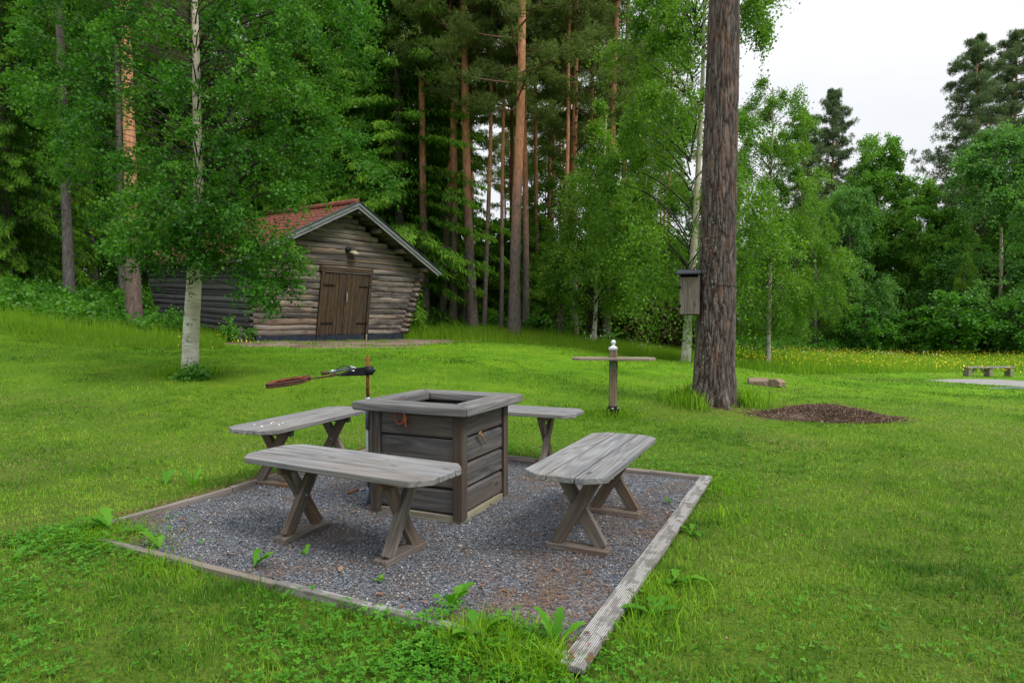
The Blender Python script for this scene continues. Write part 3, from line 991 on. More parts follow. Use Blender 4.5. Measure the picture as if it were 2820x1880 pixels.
for k, (h_, c_) in enumerate([(-14, 0), (-9, 1), (-4, 2), (9, 3), (14, 0)]):
    ts = np.linspace(0, 1, 12)
    pts = [L3(972 - 56 * t_, 1014 + 13 * t_ + h_ * math.sin(math.pi * t_), dl - .01 * c_ - .02 * t_) for t_ in ts]
    m.tube(pts, .0028, 5)
link('cable', m.mesh('cable', CABLE, True), SA)
m = MB()
m.tube([L3(962, 1024, dl), L3(915, 1034, dl - .03), L3(860, 1042, dl - .06), L3(840, 1046, dl - .07)], [.006, .009, .0055, .007], 6)
link('arm_rod', m.mesh('arm_rod', RUST_DARK, True), SA)
# oval ring: a flat hoop, rolled from bar, seen almost edge on
ce = (L3(741, 1055, dl - .10) + L3(848, 1040, dl - .07)) / 2
hx = (L3(848, 1040, dl - .07) - L3(741, 1055, dl - .10)) / 2
hy = np.array([.02, .075, 0.013])
for dz_, r_t in ((0, .0085), (-.017, .0085)):
    m = MB(); th = np.linspace(0, 2 * math.pi, 36, endpoint=False)
    pts = [ce + hx * math.copysign(abs(math.cos(a)) ** .7, math.cos(a)) + hy * math.copysign(abs(math.sin(a)) ** .7, math.sin(a)) + np.array([0, 0, dz_]) for a in th]
    m.tube(pts, r_t, 8, close=True); link('ring', m.mesh('ring', RUST_DARK if dz_ < 0 else RUST_DARK, True), SA)
m = MB(); pts = [ce + hx * .94 * math.copysign(abs(math.cos(a)) ** .7, math.cos(a)) + hy * .9 * math.copysign(abs(math.sin(a)) ** .7, math.sin(a)) + np.array([0, 0, -.003]) for a in th]
m.tube(pts, .007, 6, close=True); link('inner_ring', m.mesh('inner_ring', RUST, True), SA)

# ------------------------------------------------------------------ standing table on a post
TD = 8.83
tb = P(1688, 1150, TD)
tb[2] = float(ground(tb[0], tb[1]))
ST = empty('standing_table', tb, R(-17))
tag(ST, 'narrow standing table on a single post with a shiny ball cap, on the lawn', 'table')
zt = P(1688, 984, TD)[2] - tb[2]
zcap = P(1688, 962, TD)[2] - tb[2]
g = G('grooved_post_wood')
v = g.coord()
fn = g.noise(g.map(v, (3, 60, 60)), 1.0, 3)
xx = g.sep(v)[1]
strip = g.ramp(g.math('ABSOLUTE', xx), [(.010, 1.0), (.018, 0.0)])
col = g.ramp(fn, [(.3, (.10, .075, .05)), (.7, (.25, .19, .125))])
POST_W = g.done(g.mix(g.math('MULTIPLY', strip, .6), col, (.25, .14, .05)), .8, g.bump(fn, .4, .003))
link('post', box_mesh(zcap - .10, .105, .105, POST_W, .008), ST, Matrix.Translation((0, 0, (zcap - .10) / 2 + .10)) @ Matrix.Rotation(math.pi / 2, 4, 'Y'))
# post has a slot between two halves
tl_ = 1.17; tw_ = .40
yaw_t = R(17 - 6)
Mt = Matrix.Rotation(yaw_t, 4, 'Z')
for k in range(3):
    y0 = -tw_ / 2 + k * (tw_ / 3 + .001); y1 = y0 + tw_ / 3 - .003
    h = tl_ / 2
    hole = .056
    c = .11
    if k == 0: poly = [(-h + c, y0), (h - c, y0), (h, y0 + c), (h, y1), (-h, y1), (-h, y0 + c)]
    elif k == 2: poly = [(-h, y0), (h, y0), (h, y1 - c), (h - c, y1), (-h + c, y1), (-h, y1 - c)]
    else: poly = None
    if poly: link('top_plank', prism(poly, .034, WOOD_TABLE, .004, zt - .034), ST, Mt)
    else:
        for q in (-1, 1):
            link('top_plank', prism([(q * h, y0), (q * .07, y0), (q * .07, y1), (q * h, y1)][::q], .034, WOOD_TABLE, .004, zt - .034), ST, Mt)
for q in (0, 1):
    link('bracket', box_mesh(.13, .088, .006, ZINC_GREEN, .001), ST, Matrix.Rotation(q * math.pi / 2, 4, 'Z') @ Matrix.Translation((0, -.0565, zt - .034 - .067)) @ Matrix.Rotation(math.pi / 2, 4, 'Y') @ Matrix.Rotation(math.pi / 2, 4, 'X'))
link('bracket', box_mesh(.25, .09, .006, ZINC_GREEN, .001), ST, Mt @ Matrix.Translation((0.0, -.105, zt - .038)))
link('cap', box_mesh(.118, .118, .036, CHROME, .004), ST, Matrix.Translation((0, 0, zcap + .012)))
link('cap_ball', lathe('cap_ball', [(.058, -.002), (.045, .012), (.022, .022), (.022, .030)] + [(.040 * math.sin(t_), .066 - .040 * math.cos(t_)) for t_ in np.linspace(.6, math.pi, 10)], CHROME, 20), ST, Matrix.Translation((0, 0, zcap + .032)))
sh = prism([(-.075, 0), (.075, 0), (.085, .02), (.072, .11), (.055, .155), (-.055, .155), (-.072, .11), (-.085, .02)], .008, BLACKIRON, .0015, 0, 'foot_plate')
for a_ in range(4):
    link('foot_plate', sh, ST, Matrix.Rotation(a_ * math.pi / 2, 4, 'Z') @ Matrix.Translation((0, -.056, 0)) @ Matrix.Rotation(math.pi / 2, 4, 'X'))
for a_ in (0, 1):
    link('bolt', lathe('bolt', [(0, .012), (.016, .010), (.019, 0)], GALV, 10), ST, Matrix.Rotation(a_ * math.pi / 2, 4, 'Z') @ Matrix.Translation((0, -.064, .12)) @ Matrix.Rotation(math.pi / 2, 4, 'X'))
link('bolt', lathe('bolt', [(0, .010), (.010, .008), (.012, 0)], GALV, 8), ST, Matrix.Rotation(math.pi / 2, 4, 'Z') @ Matrix.Translation((.01, -.060, zt - .12)) @ Matrix.Rotation(math.pi / 2, 4, 'X'))

# ------------------------------------------------------------------ barn
bz = float(BARN_O[2])
barn = empty('log_barn', (BARN_O[0], BARN_O[1], bz - .04), BARN_TH)
tag(barn, 'old log barn with a red tiled roof and plank double door at the forest edge', 'barn')
TILT = .05                                   # the back stands higher up the slope
z0 = .14                                     # top of the plinth
EAVE = 2.22                                  # wall height at the eaves above z0
APEX = 4.02


def shx(x, y, z):
    """the leaning walls"""
    h = max(z - z0, 0)
    t_ = x / BARN_W
    s = h * (-.02 + .125 * min(max(t_, 0) / .37, 1) + .28 * max(0, t_ - .73) / .27) * max(0, 1 - y / BARN_L * .2) - h * .20 * (y / BARN_L) * (1 - x / BARN_W)
    return x + s


def BP(x, y, z): return Vector((shx(x, y, z), y, z + TILT * y))


def log_mesh(seed, mat, square=False):
    # hewn log of length 1 along X, .17 high, .15 deep, front at -Y
    rr = np.random.default_rng(seed)
    n = 22; V = []
    prof = [(-.052, .080), (-.074, .062), (-.078, -.052), (-.052, -.080), (.06, -.085), (.07, 0), (.06, .085), (-.01, .086)]
    ph1, ph2 = rr.uniform(0, 6, 2)
    for i in range(n + 1):
        x = i / n - .5
        wv = .007 * math.sin(x * 7 + ph1) + .004 * math.sin(x * 19 + ph2)
        for (y, z) in prof:
            V.append((x, y + rr.normal(0, .005), z + wv + rr.normal(0, .005)))
    k = len(prof); i = np.arange(n)[:, None]; j = np.arange(k)[None]
    Q = np.stack([i * k + j, (i + 1) * k + j, (i + 1) * k + (j + 1) % k, i * k + (j + 1) % k], -1).reshape(-1, 4)
    V = V + [(-.5, 0, 0), (.5, 0, 0)]
    jj = np.arange(k)
    T = np.vstack([np.stack([jj, (jj + 1) % k, np.full(k, (n + 1) * k)], -1), np.stack([n * k + (jj + 1) % k, n * k + jj, np.full(k, (n + 1) * k + 1)], -1)])
    return npmesh('log', V, [Q, T], mat, smooth=False)


LOGS = [log_mesh(s, LOG) for s in range(5)]
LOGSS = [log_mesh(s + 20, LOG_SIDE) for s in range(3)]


WALLS = {k: empty('wall', (0, 0, 0), 0, barn) for k in ('front', 'left', 'right', 'back')}
ROOF = empty('roof', (0, 0, 0), 0, barn)
DOORS = [empty('door', (0, 0, 0), 0, barn) for _ in range(2)]


def log(A, B, hgt, meshes=LOGS, front=None, depth=1.0):
    """log between A and B (barn-local); local -Y turned to `front`"""
    A, B = Vector(A), Vector(B)
    L = (B - A).length
    if L < .05: return
    x = (B - A).normalized(); y = -Vector(front); y = (y - x * y.dot(x)).normalized(); z = x.cross(y)
    if z.z < 0:
        A, B = B, A; x = -x; z = x.cross(y)
    M = Matrix((x, y, z)).transposed().to_4x4(); M.translation = (A + B) / 2
    M = M @ Matrix.Diagonal((L, depth, hgt / .165, 1))
    link('log', random.choice(meshes), WALLS[{(0, -1, 0): 'front', (-1, 0, 0): 'left', (1, 0, 0): 'right', (0, 1, 0): 'back'}[tuple(front)]], M)


rb = random.Random(4)
NC = 13
ch = EAVE / NC
DX0, DX1 = 1.96, 3.76         # door frame outer edges
DH = 1.93 + z0
zs = []
zc_ = z0
mid_apex = BARN_W * .53


def roof_z(x):   # underside line of the roof on the gable, unsheared x 0..W
    t = x / mid_apex if x < mid_apex else (BARN_W - x) / (BARN_W - mid_apex)
    return z0 + EAVE + (APEX - z0 - EAVE) * t


k = 0
while zc_ < APEX - .12:
    h = ch * rb.uniform(.86, 1.14)
    zm = zc_ + h / 2
    if zm < z0 + EAVE: x0, x1 = -.02, BARN_W + .0
    else:
        t = (zm + .06 - z0 - EAVE) / (APEX - z0 - EAVE)
        x0, x1 = mid_apex * t + .02, BARN_W - (BARN_W - mid_apex) * t - .02
    xl = .09 if zm < z0 + EAVE else x0; xr = BARN_W - .07 if zm < z0 + EAVE else x1
    if zm < DH - .04:
        log(BP(xl, .075, zm), BP(DX0 + .06, .075, zm + rb.uniform(-.006, .006)), h, front=(0, -1, 0))
        log(BP(DX1 - .06, .075, zm), BP(xr, .075, zm + rb.uniform(-.006, .006)), h, front=(0, -1, 0))
    else:
        if x1 - x0 > .2: log(BP(xl, .075, zm), BP(xr, .075, zm + rb.uniform(-.01, .01)), h, front=(0, -1, 0))
    zc_ += h
for k in range(NC):
    h = ch; zm = z0 + ch * (k + .5)
    j = rb.uniform(-.03, .03)
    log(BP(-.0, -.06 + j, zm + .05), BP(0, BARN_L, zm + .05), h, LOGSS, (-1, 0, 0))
    log(BP(BARN_W + .02, -.16 + j, zm + .04), BP(BARN_W + .02, BARN_L, zm + .04), h, LOGS, (1, 0, 0), 1.5)
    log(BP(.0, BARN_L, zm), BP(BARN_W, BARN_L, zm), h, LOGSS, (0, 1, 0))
# back gable, closed
for k in range(9):
    zm = z0 + EAVE + ch * (k + .5); t = (zm + .06 - z0 - EAVE) / (APEX - z0 - EAVE)
    if t < .97: log(BP(mid_apex * t, BARN_L, zm), BP(BARN_W - (BARN_W - mid_apex) * t, BARN_L, zm), ch, LOGSS, (0, 1, 0))
# plinth
for a0, a1, yo in ((.12, DX0 - .03, -.035), (DX0 - .02, DX0 + .62, -.05), (DX0 + .625, DX1 - .14, -.05), (DX1 + .02, BARN_W + .02, -.035)):
    beam('plinth_board', (a0, yo, .035), (a1, yo, .035), .05, .24, BLUEGREY, barn, bev=.004)
beam('foundation_stone', (.02, .3, -.05), (.0, BARN_L, .30), .18, .22, plain('dark_foundation', (.03, .03, .032), .95), barn, bev=.02)
beam('door_prop', BP(DX1 - .06, -.06, -.06), BP(DX1 - .05, -.06, z0 + .02), .05, .05, WOOD_PALE, barn)
# door
DW0, DW1 = DX0 + .13, DX1 - .10
zd0, zd1 = z0 + .03, DH - .05
dr_y = -.045


def vboard(name, xa, xb, z_a, z_b, y, t, mat, parent=barn, bev=.004):
    A = BP((xa + xb) / 2, y, z_a); B = BP((xa + xb) / 2, y, z_b)
    return beam(name, A, B, xb - xa, t, mat, parent, up=(0, -1, 0), bev=bev)


vboard('door_frame', DX0, DX0 + .125, z0 - .05, DH, -.03, .09, WOOD_DOOR)
vboard('door_frame', DX1 - .095, DX1, z0 - .05, DH, -.03, .09, WOOD_DOOR)
A, B = BP(DX0 - .06, -.035, DH + .07), BP(DX1 + .02, -.035, DH + .07)
beam('lintel', A, B, .15, .09, WOOD_DOOR, barn, up=(0, -1, 0), bev=.01)
beam('lintel_trim', BP(DX0 + .12, -.05, DH - .015), BP(DX1 - .10, -.05, DH - .015), .03, .05, WOOD_BOX, barn, up=(0, -1, 0))
vboard('doorway_dark_sheet', DW0 - .02, DW1 + .02, z0 - .02, DH - .02, .06, .03, plain('painted_interior_dark', (.01, .008, .007), 1), bev=0)  # added near-black sheet: the unlit barn interior put into its colour
ndp = 7
xm = (DW0 + DW1) / 2 - .02
for (xa, xb, n_, leaf_) in ((DW0 + .004, xm - .03, 6, DOORS[0]), (xm + .035, DW1 - .004, 6, DOORS[1])):
    w_ = (xb - xa) / n_
    wr = [rb.uniform(.8, 1.2) for _ in range(n_)]; s_ = sum(wr); cx = xa
    for q in range(n_):
        ww = (xb - xa) * wr[q] / s_
        vboard('door_plank', cx + .003, cx + ww - .004, zd0 + rb.uniform(-.01, .01), zd1, -.03 + rb.choice((-.008, 0, .008)), .03, WOOD_DOOR, leaf_, bev=.004)
        cx += ww
vboard('door_stile', xm - .03, xm + .035, zd0, zd1 + .01, -.048, .03, WOOD_DOOR, DOORS[0])
for (xa, sgn) in ((DW0 - .04, 1), (DW1 + .04, -1)):
    for zz_ in (zd0 + .34, zd1 - .36):
        A = BP(xa, -.066, zz_); B = BP(xa + sgn * .40, -.066, zz_ - (0 if sgn > 0 else 0))
        hinge = beam('strap_hinge', A, B, .034, .010, HINGE, DOORS[0 if sgn > 0 else 1], up=(0, -1, 0), bev=.002)
        beam('hinge_knuckle', BP(xa, -.07, zz_ - .05), BP(xa, -.07, zz_ + .05), .03, .03, HINGE, DOORS[0 if sgn > 0 else 1], up=(0, -1, 0), bev=.004)
hm = MB(); hm.tube([BP(xm - .0, -.07, zd0 + .95), BP(xm, -.11, zd0 + 1.0), BP(xm, -.12, zd0 + 1.12), BP(xm, -.11, zd0 + 1.24), BP(xm, -.07, zd0 + 1.28)], [.012, .018, .02, .018, .012], 8)
link('door_handle', hm.mesh('door_handle', plain('pale_worn_handle', (.24, .21, .18), .7), True), DOORS[0])

# roof
OVF, OVB, OVS = .50, .30, .42
rx0, rx1 = -OVS, BARN_W + OVS
topz = lambda x: roof_z(min(max(x, 0), BARN_W)) if 0 <= x <= BARN_W else z0 + EAVE - (APEX - z0 - EAVE) / mid_apex * (abs(x) if x < 0 else (x - BARN_W))


def RPt(side, s, y, off=0.0):
    """point on the roof plane: side -1 left / +1 right, s 0 at the ridge .. 1 at the eave"""
    ap = BP(mid_apex, 0, APEX + .10); ap.y = y; ap.z += TILT * y
    if side < 0:
        e = Vector((shx(0, max(y, 0), z0 + EAVE) - OVS, y, z0 + EAVE + .10 - OVS * .62 + TILT * y))
    else:
        e = Vector((shx(BARN_W, max(y, 0), z0 + EAVE) + .32, y, z0 + EAVE + .10 - .32 * .62 + TILT * y))
    p = ap.lerp(e, s)
    d = (e - ap).normalized(); n = Vector((0, 1, TILT)).cross(d).normalized()
    if n.z < 0: n = -n
    return p + n * off, d, n


for side in (-1, 1):
    y_f, y_b = -OVF, BARN_L + OVB
    # sarking boards seen from below
    nb = 14
    for q in range(nb):
        s0, s1 = q / nb, (q + 1) / nb - .006
        P00, P01, P10, P11 = [RPt(side, s, y, .0)[0] for s, y in ((s0, y_f), (s0, y_b), (s1, y_f), (s1, y_b))]
        n = RPt(side, .5, 0)[2] * .022
        V = [P00, P01, P11, P10] + [p + n for p in (P00, P01, P11, P10)]
        me = npmesh('sarking_board', [tuple(p) for p in V], [[0, 1, 2, 3], [7, 6, 5, 4], [0, 4, 5, 1], [1, 5, 6, 2], [2, 6, 7, 3], [3, 7, 4, 0]], WOOD_BOX)
        link('sarking_board', me, ROOF)
# pantiles
nu = 8
tv = []; TW, TL = .30, .40
for i in range(nu + 1):
    u_ = i / nu
    zw = .030 * math.sin(u_ * 2 * math.pi * 1.0) + (.012 if u_ > .75 else 0)
    for j, yv in enumerate((0, TL)):
        tv.append((u_ * TW, yv, zw + .022 * j))
for i in range(nu + 1): tv.append((i / nu * TW, TL, tv[i * 2 + 1][2] - .022))
tq = [[2 * i, 2 * i + 2, 2 * i + 3, 2 * i + 1] for i in range(nu)]
o_ = 2 * (nu + 1)
tq += [[2 * i + 1, 2 * i + 3, o_ + i + 1, o_ + i] for i in range(nu)]
TILE_ME = npmesh('roof_tile', tv, tq, TILE, smooth=False)
slopeL = (RPt(-1, 1, 0)[0] - RPt(-1, 0, 0)[0]).length
nr_ = int(slopeL / .335) + 1
ny_ = int((BARN_L + OVF + OVB - .1) / .29)
TM = {}
for side in (-1, 1):
    joined = MB()
    for i in range(nr_):
        for j in range(ny_):
            s = i * .335 / slopeL; y = -OVF + .06 + j * .29
            if s + .30 / slopeL > 1.02: continue
            p, d, n = RPt(side, s, y, .035)
            p2 = RPt(side, s, y + .3, .035)[0]
            x = (p2 - p).normalized(); yv = (d - x * d.dot(x)).normalized(); zv = x.cross(yv)
            if side < 0: pass
            if zv.z < 0: zv = -zv
            M = Matrix((x, yv, zv)).transposed().to_4x4(); M.translation = p
            M = M @ Matrix.Rotation(rb.uniform(-.012, .012), 4, 'Z')
            if side < 0: link('roof_tile', TILE_ME, ROOF, M)
            else:
                vv = np.array([tuple(M @ Vector(q)) for q in tv]); joined.add(vv, tq)
    if side > 0:
        tag(link('roof_tiles', joined.mesh('roof_tiles', TILE), ROOF), kind='stuff')
for side in (-1, 1):
    for (y, off, w_, t_, mat_, s_end) in ((-OVF - .015, -.03, .14, .025, WOOD_BARGE, 1.02), (-OVF - .045, .03, .09, .025, WOOD_BARGE, 1.035)):
        A = RPt(side, -.0, y, off)[0]; B = RPt(side, s_end, y, off)[0]
        beam('barge_board', A, B, w_, t_, mat_, ROOF, up=(0, -1, 0), bev=.004)
    A = RPt(side, 0, -OVF - .02, .095)[0]; B = RPt(side, 1.035, -OVF - .02, .095)[0]
    n = RPt(side, .5, 0)[2]
    beam('flashing', A, B, .15, .012, ROOFMETAL, ROOF, up=n, bev=.002)
A = RPt(-1, 0, -OVF, .10)[0]; B = RPt(-1, 0, BARN_L + OVB, .10)[0]
m = MB(); m.tube([A, B], .10, 10); link('ridge_cap', m.mesh('ridge_cap', TILE, True), ROOF)
beam('eave_board', RPt(-1, 1.0, -OVF, -.04)[0], RPt(-1, 1.0, BARN_L + OVB, -.04)[0], .03, .12, WOOD_DOOR, ROOF)
# purlin ends under the overhang
for side, s in ((1, .30), (1, .60), (1, .90), (-1, .45), (-1, .92)):
    c0 = RPt(side, s, -OVF + .10, -.13)[0]; c1 = RPt(side, s, .30, -.13)[0]
    m = MB(); m.tube([c0, c1], .085, 10); link('purlin', m.mesh('purlin', LOG, False), ROOF)
c0 = RPt(-1, 0, -OVF + .03, -.20)[0]; c1 = RPt(-1, 0, .2, -.20)[0]
beam('ridge_purlin', c0, c1, .13, .13, LOG, ROOF, bev=.01)
# outdoor lamp on the gable
lx, lz = BARN_W * .545, z0 + EAVE + .42
lp_ = empty('wall_lamp', barn.matrix_basis @ BP(lx, -.03, lz), BARN_TH)
tag(lp_, 'black wall lamp with a pale enamel shade on the barn gable above the door', 'lamp')
m = MB(); m.tube([(0, .01, 0), (0, -.05, 0), (0, -.075, 0)], [.085, .08, .04], 14); link('lamp_base', m.mesh('lamp_base', BLACKIRON, True), lp_)
m = MB(); m.tube([(0, -.06, .02), (.05, -.12, .05), (.11, -.16, .03), (.13, -.17, -.04)], .012, 8); link('lamp_arm', m.mesh('lamp_arm', BLACKIRON, True), lp_)
link('lamp_shade', lathe('lamp_shade', [(.02, 0), (.05, -.015), (.15, -.07), (.155, -.085), (.14, -.082), (.05, -.03)], SHADE, 20), lp_, Matrix.Translation((.13, -.17, -.03)) @ Matrix.Rotation(R(18), 4, 'X'))
link('bulb', lathe('bulb', [(0.0, -.11), (.03, -.095), (.035, -.07), (.02, -.04)], plain('glass_bulb', (.6, .58, .5), .2), 12), lp_, Matrix.Translation((.13, -.17, -.03)) @ Matrix.Rotation(R(18), 4, 'X'))

# paving stones piled at the barn corner
sp = [(0, 0, 0), (.19, .03, 0), (.37, -.02, 0), (.08, .01, .115), (.27, .04, .115), (.16, .02, .23)]
q0 = onground(645, 938)
for i, (dx, dy, dz) in enumerate(sp):
    me = box_mesh(.17, .15, .105, STONE, .012)
    o = link('paving_stone', me, None, Matrix.Translation((q0[0] + dx, q0[1] - dy, q0[2] + .05 + dz)) @ Matrix.Rotation(.3 * math.sin(i * 3), 4, 'Z'))
    tag(o, ('grey paving stone in the small pile at the barn corner, ' + ['bottom left', 'bottom middle', 'bottom right', 'second layer left', 'second layer right', 'topmost'][i]), 'paving stone', 'stones piled at the barn corner')

# ------------------------------------------------------------------ foliage builders
def unit(v): return v / (np.linalg.norm(v, axis=-1, keepdims=True) + 1e-9)


def leaf_quads(p, d, size, rr, wid=.42, fold=.12):
    """p (N,3) base, d (N,3) tip direction, size (N,) -> V (N*4,3), Q"""
    N = len(p)
    d = unit(d)
    rv = unit(rr.normal(size=(N, 3)))
    s = unit(np.cross(d, rv)); n = np.cross(s, d)
    a = size[:, None]
    V = np.stack([p, p + d * a * .42 + s * a * wid + n * a * fold, p + d * a, p + d * a * .42 - s * a * wid + n * a * fold], 1)
    Q = np.arange(N * 4).reshape(N, 4)
    return V.reshape(-1, 3), Q


def strands(P0, P1, P2, r0, r1, seg=5):
    """many quadratic curves as thin 3-sided tubes: arrays (N,3)"""
    N = len(P0)
    t = np.linspace(0, 1, seg)[None, :, None]
    C = (1 - t) ** 2 * P0[:, None] + 2 * t * (1 - t) * P1[:, None] + t ** 2 * P2[:, None]
    T = np.gradient(C, axis=1); T = unit(T)
    ref = np.array([.31, .17, .93]); Nn = unit(np.cross(T, ref)); Bn = np.cross(T, Nn)
    r = (np.asarray(r0).reshape(-1, 1, 1) * (1 - t) + np.asarray(r1).reshape(-1, 1, 1) * t)
    ring = []
    for k in range(3):
        a = k * 2 * math.pi / 3
        ring.append(C + r * (math.cos(a) * Nn + math.sin(a) * Bn))
    V = np.stack(ring, 2)                       # N,seg,3,3
    idx = np.arange(N * seg * 3).reshape(N, seg, 3)
    Q = []
    for k in range(3):
        k2 = (k + 1) % 3
        Q.append(np.stack([idx[:, :-1, k], idx[:, :-1, k2], idx[:, 1:, k2], idx[:, 1:, k]], -1).reshape(-1, 4))
    return V.reshape(-1, 3), np.vstack(Q)


def curve_pts(P0, P1, P2, t):
    t = t[..., None]
    return (1 - t) ** 2 * P0 + 2 * t * (1 - t) * P1 + t ** 2 * P2


def leafy_clumps(C, Rr, ntw, nleaf, size, rr, droop=.5, flat=.8, spread=.07, out=None):
    """C (M,3) clump centres, Rr (M,) radii. twigs from the centre outwards, leaves along them"""
    M = len(C)
    cc = np.repeat(C, ntw, 0); rad = np.repeat(Rr, ntw); N = len(cc)
    dirs = unit(rr.normal(size=(N, 3)) * np.array([1, 1, flat]))
    if out is not None: dirs = unit(dirs + np.repeat(out, ntw, 0) * .7)
    L = rad * rr.uniform(.55, 1.15, N)
    P0 = cc + rr.normal(size=(N, 3)) * rad[:, None] * .12
    P2 = P0 + dirs * L[:, None]; P2[:, 2] -= droop * L * rr.uniform(.3, 1.3, N)
    P1 = P0 + dirs * L[:, None] * .55 + np.array([0, 0, .12]) * L[:, None]
    t = rr.uniform(.12, 1.0, (N, nleaf)) ** .8
    pts = curve_pts(P0[:, None], P1[:, None], P2[:, None], t).reshape(-1, 3)
    pts = pts + rr.normal(size=pts.shape) * spread
    d = rr.normal(size=pts.shape) * .8 + np.repeat(dirs, nleaf, 0) * .5 + np.array([0, 0, -.45])
    sz = size * rr.uniform(.65, 1.25, len(pts))
    V, Q = leaf_quads(pts, d, sz, rr)
    tone = np.repeat(np.repeat(rr.uniform(0, 1, M), ntw), nleaf) * .45 + np.repeat(rr.uniform(0, 1, N), nleaf) * .2 + rr.uniform(0, 1, len(pts)) * .45
    return V, Q, np.clip(tone, 0, 1), (P0, P1, P2)


def build_crown(name, C, Rr, ntw, nleaf, size, mat, seed, trunk_fn, attach, droop=.5, flat=.8, spread=.07, br_r=.03, twig_r=.004, tree=None, wood_mat=None):
    rr = np.random.default_rng(seed)
    out = C - np.stack([trunk_fn(c[2]) for c in C]); out[:, 2] *= .3; out = unit(out)
    V, Q, tone, (P0, P1, P2) = leafy_clumps(C, Rr, ntw, nleaf, size, rr, droop, flat, spread, out)
    crown = npmesh(name, V, Q, mat, tone)
    # branches
    S = np.stack([trunk_fn(attach(c)) for c in C])
    mid = (S + C) / 2; hd_ = np.linalg.norm(C[:, :2] - S[:, :2], axis=1); mid[:, 2] += hd_ * rr.uniform(.0, .42, len(C)); mid[:, :2] += rr.normal(size=(len(C), 2)) * hd_[:, None] * .14
    Vb, Qb = strands(S, mid, C, br_r * rr.uniform(.7, 1.2, len(C)), br_r * .25, 8)
    Vt, Qt = strands(P0, P1, P2, twig_r, twig_r * .4, 4)
    br = npmesh('branches', np.vstack([Vb, Vt]), np.vstack([Qb, Qt + len(Vb)]), wood_mat or BRANCH)
    return crown, br


def trunk_mesh(name, pts, rad, mat, n=14, rough=.04, seed=0, sub=4, flare=0):
    pts = np.asarray(pts, float); m = (len(pts) - 1) * sub + 1
    t = np.linspace(0, len(pts) - 1, m); i = np.arange(len(pts))
    # smooth resample
    C = np.stack([np.interp(t, i, pts[:, k]) for k in range(3)], -1); r = np.interp(t, i, rad)
    if m > 8:
        for _ in range(2): C[1:-1] = (C[:-2] + 2 * C[1:-1] + C[2:]) / 4
    V, Q, T = tube_np(C, r, n, cap=False)
    V = V.reshape(m, n, 3)
    rr = np.random.default_rng(seed)
    nz_ = rr.normal(size=(m, n)) * rough
    V = C[:, None] + (V - C[:, None]) * (1 + nz_)[..., None]
    return npmesh(name, V.reshape(-1, 3), Q, mat, smooth=True)


# ------------------------------------------------------------------ the big pine in front
TP = .00693
bd = 9.9
pb = D(1640, 932, bd)
pb[2] = float(ground(pb[0], pb[1])) - .02
big = empty('pine_tree', pb)
tag(big, 'thick foreground pine trunk with deep furrowed bark and grey lichen', 'tree')
hp = [(940, 1639, 116), (925, 1639, 108), (905, 1639, 101), (880, 1640, 96), (850, 1640, 93), (800, 1642, 88), (700, 1646, 84), (550, 1649, 80), (400, 1652, 78), (200, 1658, 73), (0, 1664, 68)]
zz = []; cxs = []; rs = []
for y, x, w in hp:
    q = D(x, y, bd)
    zz.append(max(q[2] - pb[2], -.05) if y < 930 else -.05 + (940 - y) * .003); cxs.append(q[0] - pb[0]); rs.append(w * TP / 2)
zz += [12, 19, 23]; cxs += [cxs[-1] + .25, cxs[-1] + .45, cxs[-1] + .5]; rs += [.18, .10, .04]
zz = np.array(zz); nzv, nth = 620, 210
zl = np.concatenate([np.linspace(-.05, 7.2, nzv - 40, endpoint=False), np.linspace(7.2, 23, 40)])
cxl = np.interp(zl, zz, cxs); rl = np.interp(zl, zz, rs)
th = np.linspace(0, 2 * np.pi, nth, endpoint=False)
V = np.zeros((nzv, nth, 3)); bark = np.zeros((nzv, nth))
for i, z in enumerate(zl):
    fl = math.exp(-max(z, 0) / .34)
    for j, a in enumerate(th):
        c, s = math.cos(a), math.sin(a)
        p = Vector((c * 2.6 + 3, s * 2.6, z * .95))
        # long vertical plates: cells stretched upwards, cracked across now and then
        w = noise.noise(Vector((c * 1.5, s * 1.5, z * .8))) * .35
        q = Vector(((c + w * .5 * s) * 5.2, (s - w * .5 * c) * 5.2, z * 2.3 + w))
        d = noise.voronoi(q, distance_metric='DISTANCE', exponent=2.5)[0]
        e = min((d[1] - d[0]) * 2.6, 1.0)
        q2 = Vector((c * 11, s * 11, z * 6.0))
        d2 = noise.voronoi(q2, distance_metric='DISTANCE', exponent=2.5)[0]
        e2 = min((d2[1] - d2[0]) * 2.2, 1.0)
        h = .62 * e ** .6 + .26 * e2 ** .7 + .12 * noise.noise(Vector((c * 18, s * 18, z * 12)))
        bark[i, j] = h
        lobes = .20 * fl * math.cos(5 * a + .8) + .09 * fl * math.cos(9 * a)
        k = min(1.0, .55 + .45 * math.exp(-(max(z, 0) - 1) / 6))
        r = rl[i] * (1 + lobes) + (h - .75) * .036 * k * (1 if z < 8 else .4)
        V[i, j] = (cxl[i] + c * r, s * r, z)
i = np.arange(nzv - 1)[:, None]; j = np.arange(nth)[None]
Q = np.stack([i * nth + j, i * nth + (j + 1) % nth, (i + 1) * nth + (j + 1) % nth, (i + 1) * nth + j], -1).reshape(-1, 4)
link('trunk', npmesh('trunk', V.reshape(-1, 3), Q, PINE_BARK, smooth=True, attrs={'bark': bark.ravel()}), big)
